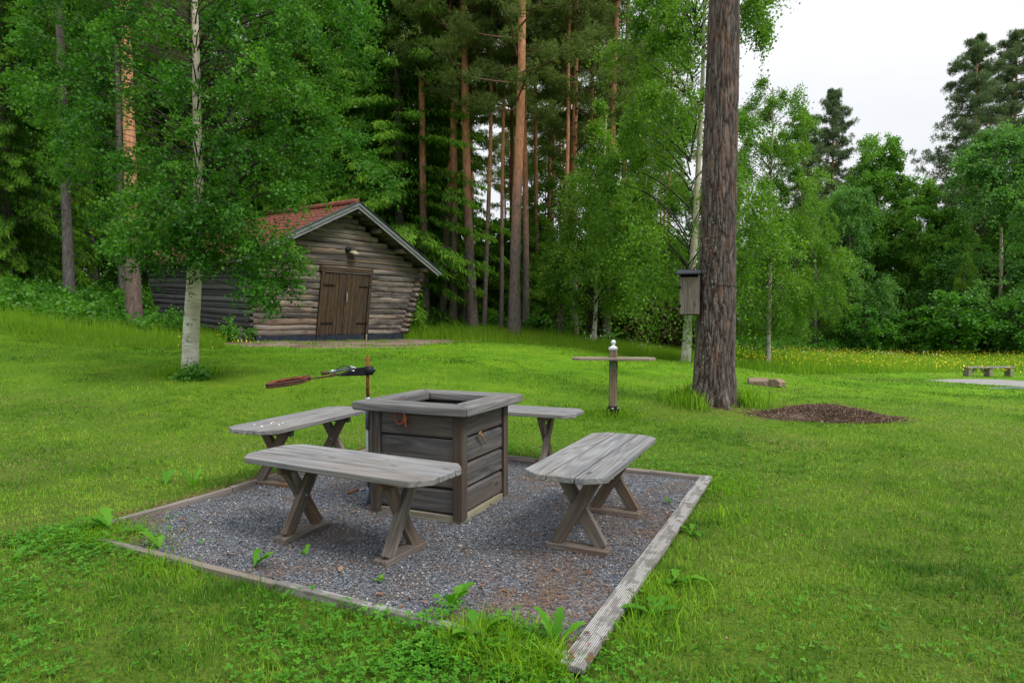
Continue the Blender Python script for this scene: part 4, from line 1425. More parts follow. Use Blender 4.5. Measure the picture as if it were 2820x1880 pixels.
# a wire round the trunk behind the bird box
wz = D(1640, 657, bd)[2] - pb[2]
wr_ = np.interp(wz, zl, rl) + .006
m = MB(); aa = np.linspace(0, 2 * np.pi, 40, endpoint=False)
m.tube(np.stack([np.interp(wz, zl, cxl) + wr_ * np.cos(aa), wr_ * np.sin(aa), wz - .02 * np.cos(aa) + .006 * np.sin(aa * 5)], -1), .004, 5, close=True)
wire = link('wire', m.mesh('wire', BLACKIRON), None, Matrix.Translation(pb))
tag(wire, 'thin dark wire tied round the big pine trunk at bird box height', 'wire')

# bird box hung on the left of the trunk
bxp = D(1584, 678, bd - .05)
bb = empty('bird_box', bxp, R(-20))
tag(bb, 'weathered wooden nest box with a dark sloping lid on the left of the big pine', 'bird box')
s_ = (bd - .05) / 1429.0
w_, h_, dp = 40 * s_, 84 * s_, .19
link('front_board', box_mesh(h_, w_, .022, WOOD_BIRDBOX, .003), bb, Matrix.Translation((0, -dp / 2, -.01)) @ Matrix.Rotation(math.pi / 2, 4, 'Y') @ Matrix.Rotation(math.pi / 2, 4, 'X'))
for q in (-1, 1):
    link('side_board', box_mesh(h_ + .05, dp, .022, WOOD_BIRDBOX, .003), bb, Matrix.Translation((q * (w_ / 2 + .004), .0, .012)) @ Matrix.Rotation(math.pi / 2, 4, 'Y'))
link('back_board', box_mesh(h_ + .09, w_ + .02, .022, WOOD_BIRDBOX, .003), bb, Matrix.Translation((0, dp / 2 + .002, .02)) @ Matrix.Rotation(math.pi / 2, 4, 'Y') @ Matrix.Rotation(math.pi / 2, 4, 'X'))
link('floor_board', box_mesh(w_, dp - .03, .022, WOOD_BIRDBOX, .003), bb, Matrix.Translation((0, .0, -h_ / 2 + .01)))
link('lid', box_mesh(w_ + .10, dp + .12, .026, FELT, .004), bb, Matrix.Translation((-.01, -.03, h_ / 2 + .075)) @ Matrix.Rotation(R(14), 4, 'X'))
link('dark_gap_strip', box_mesh(w_ - .01, .01, .08, plain('painted_gap_shade', (.006, .006, .006), 1), 0), bb, Matrix.Translation((0, -dp / 2 + .03, h_ / 2 + .02)))  # black strip under the lid, painted to stand for shade in the hollow
for zz_ in (-.17, .12):
    link('hinge', box_mesh(.035, .012, .045, HINGE, .002), bb, Matrix.Translation((-w_ / 2 - .002, -dp / 2 - .012, zz_)))
hangb = beam('hanging_block', (w_ / 2 + .0, dp / 2 - .03, .12), (w_ / 2 + .10, dp / 2 + .04, .12), .05, .10, WOOD_BIRDBOX, bb)

# ------------------------------------------------------------------ hero birch on the left
HB = 11.0
hb0 = onground(524, 1034)
HB = float(hb0[1])
hbm = HB / 1429.0
birch = empty('birch_tree', (hb0[0], hb0[1], hb0[2] - .03))
tag(birch, 'white-stemmed birch with a wide leafy crown in front of the log barn', 'tree')
tp = [(866, 437, 46), (840, 437, 42), (760, 439, 40), (660, 445, 37), (560, 452, 32), (480, 456, 27), (380, 455, 24), (250, 452, 21), (120, 450, 18), (0, 447, 15), (-200, 443, 11), (-420, 446, 6)]
hpts = []; hr = []
for y, x, w in tp:
    q = D(x, y, HB) - np.array(birch.location); hpts.append(q); hr.append(w * .87 * hbm / 2)
hpts[0][2] = -.05
hpts = np.array(hpts)
link('trunk', trunk_mesh('trunk', hpts, hr, BIRCH_BARK, 24, .012, 3, 5), birch)
poly = np.array([(60, -90), (800, -90), (835, 120), (820, 250), (862, 385), (835, 425), (700, 425), (600, 480), (625, 540), (690, 600), (668, 655), (612, 650), (600, 735), (588, 700), (560, 640), (500, 545), (430, 610), (330, 590), (270, 610), (215, 520), (150, 420), (130, 330), (25, 240), (20, 150), (70, 90)], float)


def inpoly(x, y, pl):
    x = np.asarray(x); y = np.asarray(y); r = np.zeros(x.shape, bool); n = len(pl); j = n - 1
    for i in range(n):
        xi, yi = pl[i]; xj, yj = pl[j]
        r ^= ((yi > y) != (yj > y)) & (x < (xj - xi) * (y - yi) / (yj - yi + 1e-9) + xi)
        j = i
    return r


rr = np.random.default_rng(21)
C = []; tries = 0
while len(C) < 165 and tries < 30000:
    tries += 1
    x, y = rr.uniform(0, 900), rr.uniform(-90, 760)
    if not inpoly(np.array([x]), np.array([y]), poly)[0]: continue
    if x < 430 and y < 560 and rr.random() < .42: continue
    if abs(x - 452) < 40 and y < 470 and rr.random() < .6: continue
    if x > 480 and y > 470: dd_ = rr.uniform(-1.3, .2)
    else: dd_ = rr.uniform(-1.9, 2.0) * (1 - .35 * abs(x - 450) / 450)
    q = D(x, y, HB + dd_)
    if all(np.linalg.norm((q - c) * np.array([1, .8, 1])) > .50 for c in C): C.append(q)
for y in np.arange(10, 575, 26):
    xx_ = np.interp(y, [0, 120, 250, 380, 480, 660], [447, 450, 452, 455, 456, 445])
    if y < 470 and rr.random() < .85: continue
    C.append(D(xx_ + rr.uniform(-30, 30), y, HB + rr.uniform(-1.0, -.55)))
for (x, y) in [(360, 520), (400, 560), (480, 570), (520, 520), (340, 560), (300, 540), (560, 500), (470, 600), (540, 600), (570, 560), (420, 500), (610, 590), (650, 610), (590, 640), (600, 690)]:
    C.append(D(x, y, HB + rr.uniform(-1.1, .1)))
C = np.array(C) - np.array(birch.location)
# fill above the frame so that the tree goes on
top = []
for k in range(40):
    a = rr.uniform(0, 6.28); z = rr.uniform(6.8, 11.5); r_c = 2.6 * (1 - (z - 6) / 7) + .3
    top.append((r_c * math.cos(a) * rr.uniform(.3, 1), r_c * math.sin(a) * rr.uniform(.3, 1), z))
Call = np.vstack([C, top])


def hero_trunk(z): return np.array([np.interp(z, hpts[:, 2], hpts[:, 0]), np.interp(z, hpts[:, 2], hpts[:, 1]), z])


Rr = rr.uniform(.34, .60, len(Call)); lowc = Call[:, 2] < 1.7; Rr[lowc] *= .72
crown, brm = build_crown('crown', Call, Rr, 14, 31, .056, LEAF_BIRCH, 31, hero_trunk,
                         lambda c: min(max(c[2] - .35 * math.hypot(c[0], c[1]) + (.9 if c[2] < 2.2 else 0), 1.9 + .25 * math.sin(c[0] * 9)), 10.5),
                         droop=.55, spread=.045, br_r=.015, twig_r=.0024)
link('crown', crown, birch); link('branches', brm, birch)
# heavy lower limb reaching right
lim = MB()
lp_pts = np.array([hero_trunk(2.55), hero_trunk(2.9) + np.array([.5, -.1, .15]), hero_trunk(3.2) + np.array([1.1, -.3, .45]), hero_trunk(3.6) + np.array([1.7, -.4, .3])])
lim.tube(lp_pts, [.045, .035, .025, .012], 8)
lp_pts = np.array([hero_trunk(3.4), hero_trunk(3.6) + np.array([.35, .1, .5]), hero_trunk(3.9) + np.array([.6, .2, 1.3]), hero_trunk(4.5) + np.array([.8, .3, 2.2])])
lim.tube(lp_pts, [.05, .04, .03, .014], 8)
link('limb', lim.mesh('limb', BRANCH, True), birch)


# ------------------------------------------------------------------ tree kinds
def straight(r=0): return lambda z: np.array([0, 0, z])


def make_leafy(seed, H, W, z_lo, ncl, ntw, nleaf, size, mat, droop, prof, rad=(.7, 1.1)):
    """crown and branches of a broadleaf tree of height H"""
    rr = np.random.default_rng(seed)
    C = []; t_ = 0
    while len(C) < ncl and t_ < 20000:
        t_ += 1
        z = z_lo + (H - z_lo) * rr.beta(1.1, 1.25)
        rmax = W / 2 * prof((z - z_lo) / (H - z_lo)) * (1 + .22 * math.sin(seed + z * 1.7))
        a = rr.uniform(0, 6.283); r = rmax * math.sqrt(rr.uniform(.12, 1))
        q = np.array([r * math.cos(a), r * math.sin(a), z])
        if all(np.linalg.norm(q - c) > .55 for c in C): C.append(q)
    C = np.array(C)
    dm_ = np.sort(np.linalg.norm(C[:, None] - C[None], axis=-1), 1)[:, 3]; C = C[dm_ < 1.45]; Rr = rr.uniform(rad[0] * .7, rad[1] * 1.12, len(C)) * np.clip(1.15 - .5 * (C[:, 2] - z_lo) / (H - z_lo), .5, 1.2)
    return build_crown('crown', C, Rr, ntw, nleaf, size, mat, seed + 1, straight(), lambda c: max(c[2] - .55 * math.hypot(c[0], c[1]) - .3, z_lo * .6), droop=droop, spread=.10, br_r=.028, twig_r=.005)


oval = lambda t: (np.sin(np.pi * np.clip(t, 0, 1) ** .75) ** .6) * .95 + .12 * (1 - t)
cone = lambda t: (1 - t) ** .75 * .95 + .05
KINDS = {}
KINDS['birch_young'] = (9.0, *make_leafy(41, 9.0, 3.3, 1.4, 80, 13, 38, .080, LEAF_BIRCH_L, .7, lambda t: cone(t) * min(1, t * 5 + .45), (.45, .75)))
KINDS['birch_tall'] = (15.0, *make_leafy(43, 15.0, 6.2, 2.0, 120, 16, 46, .088, LEAF_BIRCH_L, 1.0, oval, (.7, 1.15)))
KINDS['broadleaf'] = (14.0, *make_leafy(47, 14.0, 7.0, 1.0, 150, 18, 34, .135, LEAF_DECID, .5, oval, (.8, 1.3)))
KINDS['broadleaf_b'] = (12.0, *make_leafy(53, 12.0, 6.5, .6, 130, 18, 34, .135, LEAF_BLUE, .7, lambda t: oval(t), (.8, 1.3)))
KINDS['sapling'] = (4.5, *make_leafy(59, 4.5, 2.6, .4, 36, 10, 20, .16, UNDER, .35, oval, (.4, .7)))


def make_spruce(seed, H, W, z_lo, mat, whorl=.30, nb=7, sprays=26, slen=.42):
    rr = np.random.default_rng(seed)
    P0 = []; P1 = []; P2 = []
    z = z_lo
    while z < H - .3:
        t = (z - z_lo) / (H - z_lo)
        L = W / 2 * ((1 - t) ** .8) * (1 if t > .08 else .8) + .15
        a0 = rr.uniform(0, 6.28)
        for k in range(nb if t < .8 else 4):
            a = a0 + k * 6.283 / nb + rr.normal() * .25
            l = L * rr.uniform(.72, 1.15)
            d = np.array([math.cos(a), math.sin(a), 0])
            s = np.array([0, 0, z + rr.normal() * .08])
            P0.append(s); P1.append(s + d * l * .55 + np.array([0, 0, -.10 * l])); P2.append(s + d * l + np.array([0, 0, -.42 * l * (1 - t * .8)]))
        z += whorl * rr.uniform(.8, 1.2)
    P0, P1, P2 = map(np.array, (P0, P1, P2))
    Lb = np.linalg.norm(P2 - P0, axis=1)
    ns = np.maximum((Lb / W * 2 * sprays).astype(int), 5)
    idx = np.repeat(np.arange(len(P0)), ns)
    t = rr.uniform(.12, 1.0, len(idx)) ** .8
    base = curve_pts(P0[idx], P1[idx], P2[idx], t)
    ax = unit(P2[idx] - P0[idx]); side = np.stack([-ax[:, 1], ax[:, 0], np.zeros(len(ax))], -1)
    sg = rr.choice([-1, 1], len(idx))[:, None]
    base = base + side * sg * rr.uniform(0, .28, len(idx))[:, None] * (1.1 - t)[:, None] * 1.6
    V = []; Q = []; tone = []; n = 0
    bt = rr.uniform(0, 1, len(P0))
    # each spray: a hanging twig with short needle-bearing side shoots
    for rep in range(4):
        d = side * sg * rr.uniform(.0, .9, (len(idx), 1)) + ax * rr.uniform(.1, .9, (len(idx), 1)) + np.array([0, 0, -1.0]) * rr.uniform(.2, 1.6, (len(idx), 1))
        sz = slen * rr.uniform(.5, 1.1, len(idx)) * (.6 + .4 * (1 - t))
        v, q = leaf_quads(base + rr.normal(size=base.shape) * .05, d, sz, rr, wid=.10, fold=.03)
        V.append(v); Q.append(q + n); n += len(v)
        tone.append(np.clip(.26 + .5 * t ** 2 + .18 * bt[idx] + rr.normal(size=len(idx)) * .13, 0, 1))
    crown = npmesh('crown', np.vstack(V), np.vstack(Q), mat, np.concatenate(tone))
    Vb, Qb = strands(P0, P1, P2, .022, .005, 6)
    # dead twigs below
    return crown, npmesh('branches', Vb, Qb, BRANCH)


KINDS['spruce'] = (22.0, *make_spruce(61, 22.0, 6.4, .9, NEEDLE_SPRUCE, sprays=100, slen=.30))
KINDS['spruce_b'] = (20.0, *make_spruce(67, 20.0, 6.0, 1.6, NEEDLE_SPRUCE, .42, 5, 50, .45))


def make_pine(seed, H, z_lo, W, nbr, mat, per=6, tufts=46, nlen=.17, up=.2, t_in=.45, cone_=False):
    rr = np.random.default_rng(seed)
    S = []; M = []; E = []; C = []; Rr = []
    for k in range(nbr):
        t = (k + .5) / nbr
        z = z_lo + (H - z_lo) * t
        l = (W / 2 * (math.sin(math.pi * min(1, .18 + t * .82)) ** .7) if not cone_ else W / 2 * min(1, .5 + t * 2) * (1 - t) ** .62) * rr.uniform(.5, 1.15) + .2
        a = k * 2.4 + rr.normal() * .3
        d = np.array([math.cos(a), math.sin(a), 0])
        s = np.array([0, 0, z]); e = s + d * l + np.array([0, 0, l * rr.uniform(up - .25, up + .3)])
        m_ = s + d * l * .5 + np.array([0, 0, l * .02])
        S.append(s); M.append(m_); E.append(e)
        for q in range(per):
            tt_ = rr.uniform(t_in, 1.05)
            c = (1 - tt_) ** 2 * s + 2 * tt_ * (1 - tt_) * m_ + tt_ ** 2 * e + rr.normal(size=3) * np.array([.38, .38, .16]) * min(l * .4, 1)
            C.append(c); Rr.append(rr.uniform(.28, .55) * (1 - .45 * t if cone_ else 1))
    C = np.array(C); Rr = np.array(Rr)
    N = len(C) * tufts
    cc = np.repeat(C, tufts, 0); rad = np.repeat(Rr, tufts)
    off = unit(rr.normal(size=(N, 3))) * (rr.uniform(.2, 1, N) ** .5)[:, None] * rad[:, None] * np.array([1.15, 1.15, .55])
    p = cc + off
    V = []; Q = []; n = 0; tone = []
    ct = np.repeat(rr.uniform(0, 1, len(C)), tufts)
    for rep in range(5):
        d = unit(off) * .5 + rr.normal(size=(N, 3)) * .7 + np.array([0, 0, .45])
        v, q = leaf_quads(p, d, nlen * rr.uniform(.7, 1.2, N), rr, wid=.075, fold=.02)
        V.append(v); Q.append(q + n); n += len(v)
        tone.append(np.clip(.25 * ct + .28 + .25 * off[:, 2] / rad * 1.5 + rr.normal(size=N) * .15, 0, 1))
    crown = npmesh('crown', np.vstack(V), np.vstack(Q), mat, np.concatenate(tone))
    Vb, Qb = strands(np.array(S), np.array(M), np.array(E), .05, .012, 7)
    return crown, npmesh('branches', Vb, Qb, PINE_BRANCH)


KINDS['pine_high'] = (21.0, *make_pine(71, 21.0, 8.6, 5.6, 36, NEEDLE_PINE, 6, 40, .18))
KINDS['pine_sparse'] = (20.0, *make_pine(73, 20.0, 10.5, 4.4, 26, NEEDLE_PINE, 5, 40, .20))
KINDS['pine_open'] = (19.0, *make_pine(79, 19.0, 3.0, 13.0, 96, NEEDLE_PINE_L, 9, 26, .24, .12, .25, True))


def tree(name, kind, base, H, lean=(0, 0), r0=.14, tmat=None, label=None, group=None, wscale=1.0, cat='tree', rz=None, seed=None, crown_on=True, trunk_top=.96, tn=10, label_extra=None, r_top=.25):
    seed = seed if seed is not None else random.randint(0, 9999)
    h0, cm, bm_ = KINDS[kind]
    s = H / h0
    o = empty(name, tuple(base[:2]) + (base[2] - .08,), 0)
    rzv = rz if rz is not None else (seed * 1.37) % 6.28
    tag(o, label, cat, group)
    n = 9
    rr = np.random.default_rng(seed)
    ts = np.linspace(0, 1, n)
    wob = np.cumsum(rr.normal(size=(n, 2)) * .035, 0); wob[0] = 0; wob -= ts[:, None] * wob[-1] * .5
    pts = np.stack([lean[0] * ts * H + wob[:, 0], lean[1] * ts * H + wob[:, 1], ts * H * trunk_top], -1)
    rad = r0 * (1 - (1 - r_top) * ts ** .9); rad[0] *= 1.25
    rad = np.maximum(rad, .02)
    link('trunk', trunk_mesh('trunk', pts, rad, tmat or TRUNK_PINE, tn, .035, seed, 3), o)
    M = Matrix(((1, 0, lean[0], 0), (0, 1, lean[1], 0), (0, 0, 1, 0), (0, 0, 0, 1))) @ Matrix.Rotation(rzv, 4, 'Z') @ Matrix.Diagonal((s * wscale, s * wscale, s, 1))
    if crown_on:
        link('crown', cm, o, M)
        link('branches', bm_, o, M)
    return o


def by_px(x, y, d=None):
    """base position from the 2352-wide view; d given: at that distance on the ground"""
    if d is None: return onground(x * 1.199, y * 1.199)
    r = ray(x * 1.199, y * 1.199)
    return G3(r[0] * d, d)


def height_to(ytop, base): return D(1176, ytop, base[1])[2] - base[2]


def leanpx(x0, x1, ytop, base):
    """sideways lean so that the trunk passes x1 at row ytop"""
    h = height_to(ytop, base)
    return ((x1 - x0) * base[1] / 1429.0) / max(h, 1), 0


# centre trees, one by one: x of base, y of base, distance, x where it leaves the top, width px at the base, kind, H, label
named = [
    (1087, 752, 26.0, 1063, 23, 'pine_high', 21, 'tall pine with an orange upper trunk, just right of the big spruce', TRUNK_PINE),
    (1180, 765, 23.5, 1196, 26, 'pine_high', 20, 'stoutest pine of the forest edge, grey below and orange above', TRUNK_PINE),
    (1206, 747, 27.0, 1204, 16, 'pine_sparse', 20, 'thin orange pine close behind the stoutest forest-edge pine', TRUNK_PINE),
    (1040, 742, 26.6, 1040, 17, 'pine_sparse', 21, 'orange pine standing before the right side of the big spruce', TRUNK_PINE),
    (1014, 736, 27.0, 1054, 15, 'pine_sparse', 21, 'pine leaning right in front of the big spruce', TRUNK_PINE),
    (976, 738, 26.6, 962, 20, 'pine_sparse', 19, 'grey pine trunk beside the right corner of the barn', TRUNK_PINE),
    (1110, 740, 26.5, 1130, 11, 'pine_sparse', 20, 'slim reddish pine right of the spruce, leaning right', TRUNK_PINE),
    (1150, 745, 26.5, 1163, 10, 'pine_sparse', 19, 'slim pine between the two stout forest-edge pines', TRUNK_PINE),
    (1062, 740, 28.0, 1078, 15, 'pine_sparse', 21, 'pine close behind the one with the orange upper trunk', TRUNK_PINE),
    (1232, 752, 28.5, 1226, 11, 'pine_sparse', 20, 'thin pine right of the stoutest pair of forest-edge pines', TRUNK_PINE),
    (1258, 758, 30.0, 1262, 10, 'pine_sparse', 20, 'slender pine midway between the stoutest and the bright orange pine', TRUNK_PINE),
    (1350, 778, 29.0, 1358, 12, 'pine_sparse', 20, 'pine just right of the bright orange one, behind the young birch', TRUNK_PINE),
    (1320, 778, 27.0, 1325, 17, 'pine_high', 19, 'pine with a bright orange upper trunk above the young birch', TRUNK_PINE),
    (1284, 770, 25.5, 1302, 11, 'pine_sparse', 19, 'thin grey pine left of the bright orange one', TRUNK_PINE),
    (1393, 784, 28.0, 1412, 20, 'pine_high', 20, 'pine trunk with a brown foot behind the young birch', TRUNK_PINE),
    (1418, 782, 31.0, 1440, 13, 'pine_sparse', 20, 'pine behind the standing table, right of the brown-footed one', TRUNK_PINE),
    (310, 752, 18.0, 302, 30, 'pine_high', 20, 'pine with orange bark patches behind the white birch', TRUNK_PINE_LOW),
    (160, 690, 20.0, 148, 21, 'pine_sparse', 20, 'grey bare trunk with dead twigs at the left edge of the wood', TRUNK_GREY),
    (540, 720, 27.0, 532, 22, 'pine_high', 20, 'pine behind the barn roof, seen through the birch leaves', TRUNK_GREY),
    (282, 700, 24.0, 276, 14, 'pine_sparse', 19, 'dark slim trunk left of the orange-patched pine', TRUNK_GREY),
    (42, 660, 26.0, 36, 14, 'pine_sparse', 20, 'dark trunk nearest the left edge of the picture', TRUNK_GREY),
    (92, 660, 29.0, 100, 12, 'pine_sparse', 20, 'dark trunk left of the bare grey one', TRUNK_GREY),
]
for k, (x0, y0, d, x1, w, kind, H, lab, tm) in enumerate(named):
    b = by_px(x0, y0, d)
    o = tree('pine_tree', kind, b, H, leanpx(x0, x1, 0, b), w * d / 1429 / 2, tm, lab, seed=100 + k, tn=12, wscale=1.0 if kind == 'pine_high' else .95, r_top=.5)

# dead twigs on the bare trunk at the left
b = by_px(160, 690, 20.0)
tw_m = MB(); rr = np.random.default_rng(5)
for k in range(46):
    z = rr.uniform(1.2, 9); a = rr.uniform(0, 6.28); l = rr.uniform(.5, 1.6)
    s_ = np.array([-.012 * z, 0, z]); d_ = np.array([math.cos(a), math.sin(a), 0])
    tw_m.tube([s_, s_ + d_ * l * .5 + [0, 0, -.02], s_ + d_ * l + [0, 0, -.3 * l]], [.012, .007, .003], 4, cap=False)
twig_parent = [o for o in COL.objects if o.get('label', '').startswith('grey bare trunk')][0]
link('dead_twigs', tw_m.mesh('dead_twigs', BRANCH, True), twig_parent)

# spruces
b = by_px(922, 745, 27.6)
tree('spruce_tree', 'spruce', b, 27, (-.01, 0), .24, TRUNK_GREY, 'big bright green spruce with drooping boughs behind the barn', seed=5, rz=.6, wscale=1.28)
b = by_px(1000, 700, 31.0)
tree('spruce_tree', 'spruce_b', b, 20, (0, 0), .16, TRUNK_GREY, 'darker spruce close behind the right side of the big spruce', seed=8)
for k, (x, y, d, H, lab) in enumerate([
        (20, 640, 23, 21, 'dark spruce with boughs hanging at the left edge of the picture'),
        (215, 650, 27, 22, 'dark spruce between the grey bare trunk and the orange-patched pine'),
        (400, 640, 30, 23, 'dark spruce right behind the white birch crown'),
        (640, 650, 31, 22, 'dark spruce behind the left half of the barn roof'),
        (770, 680, 30, 23, 'dark spruce behind the barn ridge')]):
    b = by_px(x, y, d)
    tree('spruce_tree', 'spruce_b' if k % 2 else 'spruce', b, H, (0, 0), .17, TRUNK_GREY, lab, seed=300 + k)

# birches and broadleaves
b = by_px(1362, 795, 24.0)
tree('birch_tree', 'birch_young', b, height_to(238, b), leanpx(1362, 1385, 240, b), .10, BIRCH_BARK, 'young slender birch with a pointed crown and leaning white foot left of the bird box', seed=11, wscale=1.0, r_top=.3)
b = by_px(1574, 826, 19.0)
tree('birch_tree', 'birch_tall', b, 14.5, leanpx(1574, 1610, 0, b), .13, BIRCH_BARK, 'tall birch whose white foot shows under the bird box', seed=12, r_top=.15, wscale=.98)
b = by_px(1765, 800, 27.0)
tree('birch_tree', 'birch_tall', b, height_to(170, b), (0, 0), .11, BIRCH_BARK, 'light green weeping birch right behind the big pine trunk', seed=19, wscale=1.0)
b = by_px(1480, 790, 30.0)
tree('birch_tree', 'birch_tall', b, height_to(60, b), (0, 0), .10, BIRCH_BARK, 'birch crown filling the gap left of the bird box', seed=14, wscale=.9)
b = by_px(1255, 770, 30.0)
tree('birch_tree', 'birch_young', b, height_to(330, b), (0, 0), .08, BIRCH_BARK, 'small birch among the pines left of the bright orange trunk', seed=15, wscale=1.2)
for k, (x, d, yt, ws, lab) in enumerate([(1232, 28.5, 470, 1.2, 'small bushy birch just right of the stoutest forest-edge pine'), (1300, 29.5, 520, 1.3, 'low bushy birch at the foot of the bright orange pine'), (1155, 31, 560, 1.2, 'low leafy tree between the slim pines'), (1455, 29, 380, 1.3, 'bushy birch behind the standing table')]):
    b = by_px(x, 765, d)
    tree('birch_tree', 'birch_young', b, height_to(yt, b), (0, 0), .05, BIRCH_BARK, lab, seed=150 + k, tn=8, wscale=ws)
b = by_px(1440, 778, 33.0)
tree('broadleaf_tree', 'broadleaf', b, height_to(420, b), (0, 0), .09, TRUNK_GREY, 'low bushy green tree under the birches left of the bird box', seed=16, wscale=1.0)
b = by_px(2295, 790, 44.0)
tree('birch_tree', 'broadleaf_b', b, height_to(285, b), (0, 0), .16, BIRCH_BARK, 'blue-green birch with a pale trunk at the right edge of the picture', seed=17, wscale=.95)
for k, (x, y, d, yt, ws, kind, lab) in enumerate([
        (1870, 800, 44, 430, .8, 'birch_tall', 'drooping birch at the far meadow edge just right of the weeping one'),
        (1945, 800, 46, 420, .85, 'broadleaf_b', 'rounded green tree left of the middle of the far meadow edge'),
        (2015, 800, 52, 312, .85, 'broadleaf', 'tallest broadleaf tree in the middle of the far meadow edge'),
        (2095, 800, 50, 410, 1.0, 'broadleaf', 'dark green tree right of the tallest broadleaf'),
        (2165, 800, 48, 480, 1.05, 'broadleaf', 'low dark tree in the dip of the far tree line'),
        (2215, 800, 43, 560, .7, 'birch_young', 'bright green slim tree left of the blue-green birch'),
        (2345, 800, 47, 420, .9, 'broadleaf', 'dark tree filling the far right edge below the pine'),
        (1760, 800, 40, 520, .8, 'broadleaf', 'dark bushy tree low behind the weeping birch')]):
    b = by_px(x, y, d)
    tree('broadleaf_tree' if 'broad' in kind else 'birch_tree', kind, b, height_to(yt, b), (0, 0), .13, TRUNK_GREY, lab, seed=400 + k, wscale=ws)
# pines of the right tree line
for k, (x, d, yt, ws, kind, lab) in enumerate([
        (1905, 56, 208, .55, 'pine_open', 'pointed pine rising above the far tree line right of the big trunk'),
        (1838, 54, 255, .60, 'pine_open', 'pine left of the pointed one in the far tree line'),
        (2230, 50, 88, .72, 'pine_open', 'left one of the two tall pines over the right tree line'),
        (2318, 52, 76, .72, 'pine_open', 'right one of the two tall pines over the right tree line')]):
    b = by_px(x, 800, d)
    H = height_to(yt, b)
    tree('pine_tree', kind, b, H, (0, 0), .22, TRUNK_PINE_LOW, lab, seed=500 + k, wscale=ws * 21 / H + .15, r_top=.3, trunk_top=.93)
# thuja-like brown bush
rr = np.random.default_rng(77)
b = by_px(1540, 800, 27.0)
Cb = np.stack([rr.normal(size=40) * .75, rr.normal(size=40) * .7, rr.uniform(.2, 2.2, 40)], -1)
V, Q, tone, _ = leafy_clumps(Cb, rr.uniform(.4, .7, 40), 14, 26, .11, rr, .3, .9, .08)
bush = link('bush', npmesh('bush', V, Q, NEEDLE_BROWN, tone), None, Matrix.Translation(b))
tag(bush, 'brownish conifer bush below and left of the bird box', 'bush')

# deeper trees of the wood, alike at this distance
rb2 = random.Random(9)
count = 0
placed = []
tries = 0
while count < 84 and tries < 6000:
    tries += 1
    d = rb2.uniform(31, 58)
    x = rb2.uniform(-180, 1560)
    b = by_px(x, 760, d)
    if any((b[0] - q[0]) ** 2 + (b[1] - q[1]) ** 2 < 6 for q in placed): continue
    if x > 1060 and rb2.random() < .45: continue
    placed.append(b)
    left = x < 880
    if rb2.random() < (.68 if left else .13):
        kind = rb2.choice(['spruce', 'spruce_b', 'spruce_b'])
        tree('spruce_tree', kind, b, rb2.uniform(17, 24), (0, 0), .15, TRUNK_GREY, 'dark spruce standing deep in the wood among other spruces and pines', 'spruces deep in the wood', seed=1000 + count, tn=7)
    else:
        kind = rb2.choice(['pine_high', 'pine_sparse']) if left else 'pine_sparse'
        tree('pine_tree', kind, b, rb2.uniform(17, 22), (rb2.uniform(-.02, .02), 0), rb2.uniform(.11, .17), TRUNK_PINE, 'slim pine standing deep in the wood among other spruces and pines', 'pines deep in the wood', seed=1000 + count, tn=7)
    count += 1
for k in range(16):
    x = 1700 + k * 50 + rb2.uniform(-20, 20); d = rb2.uniform(55, 66)
    b = by_px(x, 800, d)
    tree('broadleaf_tree', rb2.choice(['broadleaf', 'birch_tall', 'broadleaf_b']), b, rb2.uniform(8.5, 11.5) if 2050 < x < 2200 else rb2.uniform(10, 14), (0, 0), .12, TRUNK_GREY,
         'broadleaf tree in the second row behind the far meadow', 'broadleaf trees behind the far meadow', seed=2000 + k, tn=7)
for k in range(13):
    x = 1100 + k * 36 + rb2.uniform(-14, 14); d = rb2.uniform(30, 39)
    b = by_px(x, 770, d)
    tree('broadleaf_tree', rb2.choice(['sapling', 'birch_young']), b, rb2.uniform(3.5, 7), (0, 0), .05, TRUNK_GREY,
         'leafy young tree growing between the pine trunks', 'young trees between the pine trunks', seed=2100 + k, tn=6, wscale=1.2)
for k, (x, d, h_, lab) in enumerate([(2190, 41, 4.6, 'bright green maple-like sapling before the right tree line'), (2120, 42, 3.6, 'low sapling at the meadow edge left of the bright one'),
                                     (2050, 43, 3.2, 'low sapling in the middle of the far meadow edge'), (2330, 40, 4.2, 'sapling at the meadow edge behind the far bench'),
                                     (1985, 43, 3.8, 'sapling at the left part of the far meadow edge')]):
    b = by_px(x, 800, d)
    tree('sapling', 'sapling', b, h_, (0, 0), .04, TRUNK_GREY, lab, seed=2200 + k, tn=6, wscale=1.25)

# ------------------------------------------------------------------ undergrowth (mass)
rr = np.random.default_rng(91)
C = []; Rs = []
for k in range(330):                                  # hedge of shrubs along the far meadow edge
    x = rr.uniform(1690, 2420); d = rr.uniform(42, 50) if x > 1780 else rr.uniform(34, 46)
    b = by_px(x, 800, d); C.append(b + [0, 0, rr.uniform(.1, 1.1)]); Rs.append(rr.uniform(.5, .95))
for k in range(330):                                  # plants between the trunks in the centre
    x = rr.uniform(930, 1600); d = rr.uniform(26.5, 40)
    b = by_px(x, 770, d); C.append(b + [0, 0, rr.uniform(.05, .8)]); Rs.append(rr.uniform(.3, .65))
for k in range(420):                                  # left slope
    x = rr.uniform(-120, 420); d = rr.uniform(17, 32)
    b = by_px(x, 700, d)
    q = np.array([b[0] - BARN_O[0], b[1] - BARN_O[1]])
    if -.6 < q @ ex < BARN_W + .6 and -.6 < q @ ey < BARN_L + .6: continue
    C.append(b + [0, 0, rr.uniform(.0, .35)]); Rs.append(rr.uniform(.2, .5))
C = np.array(C); Rs = np.array(Rs)
V, Q, tone, _ = leafy_clumps(C, Rs, 11, 13, .13, rr, .35, .6, .08)
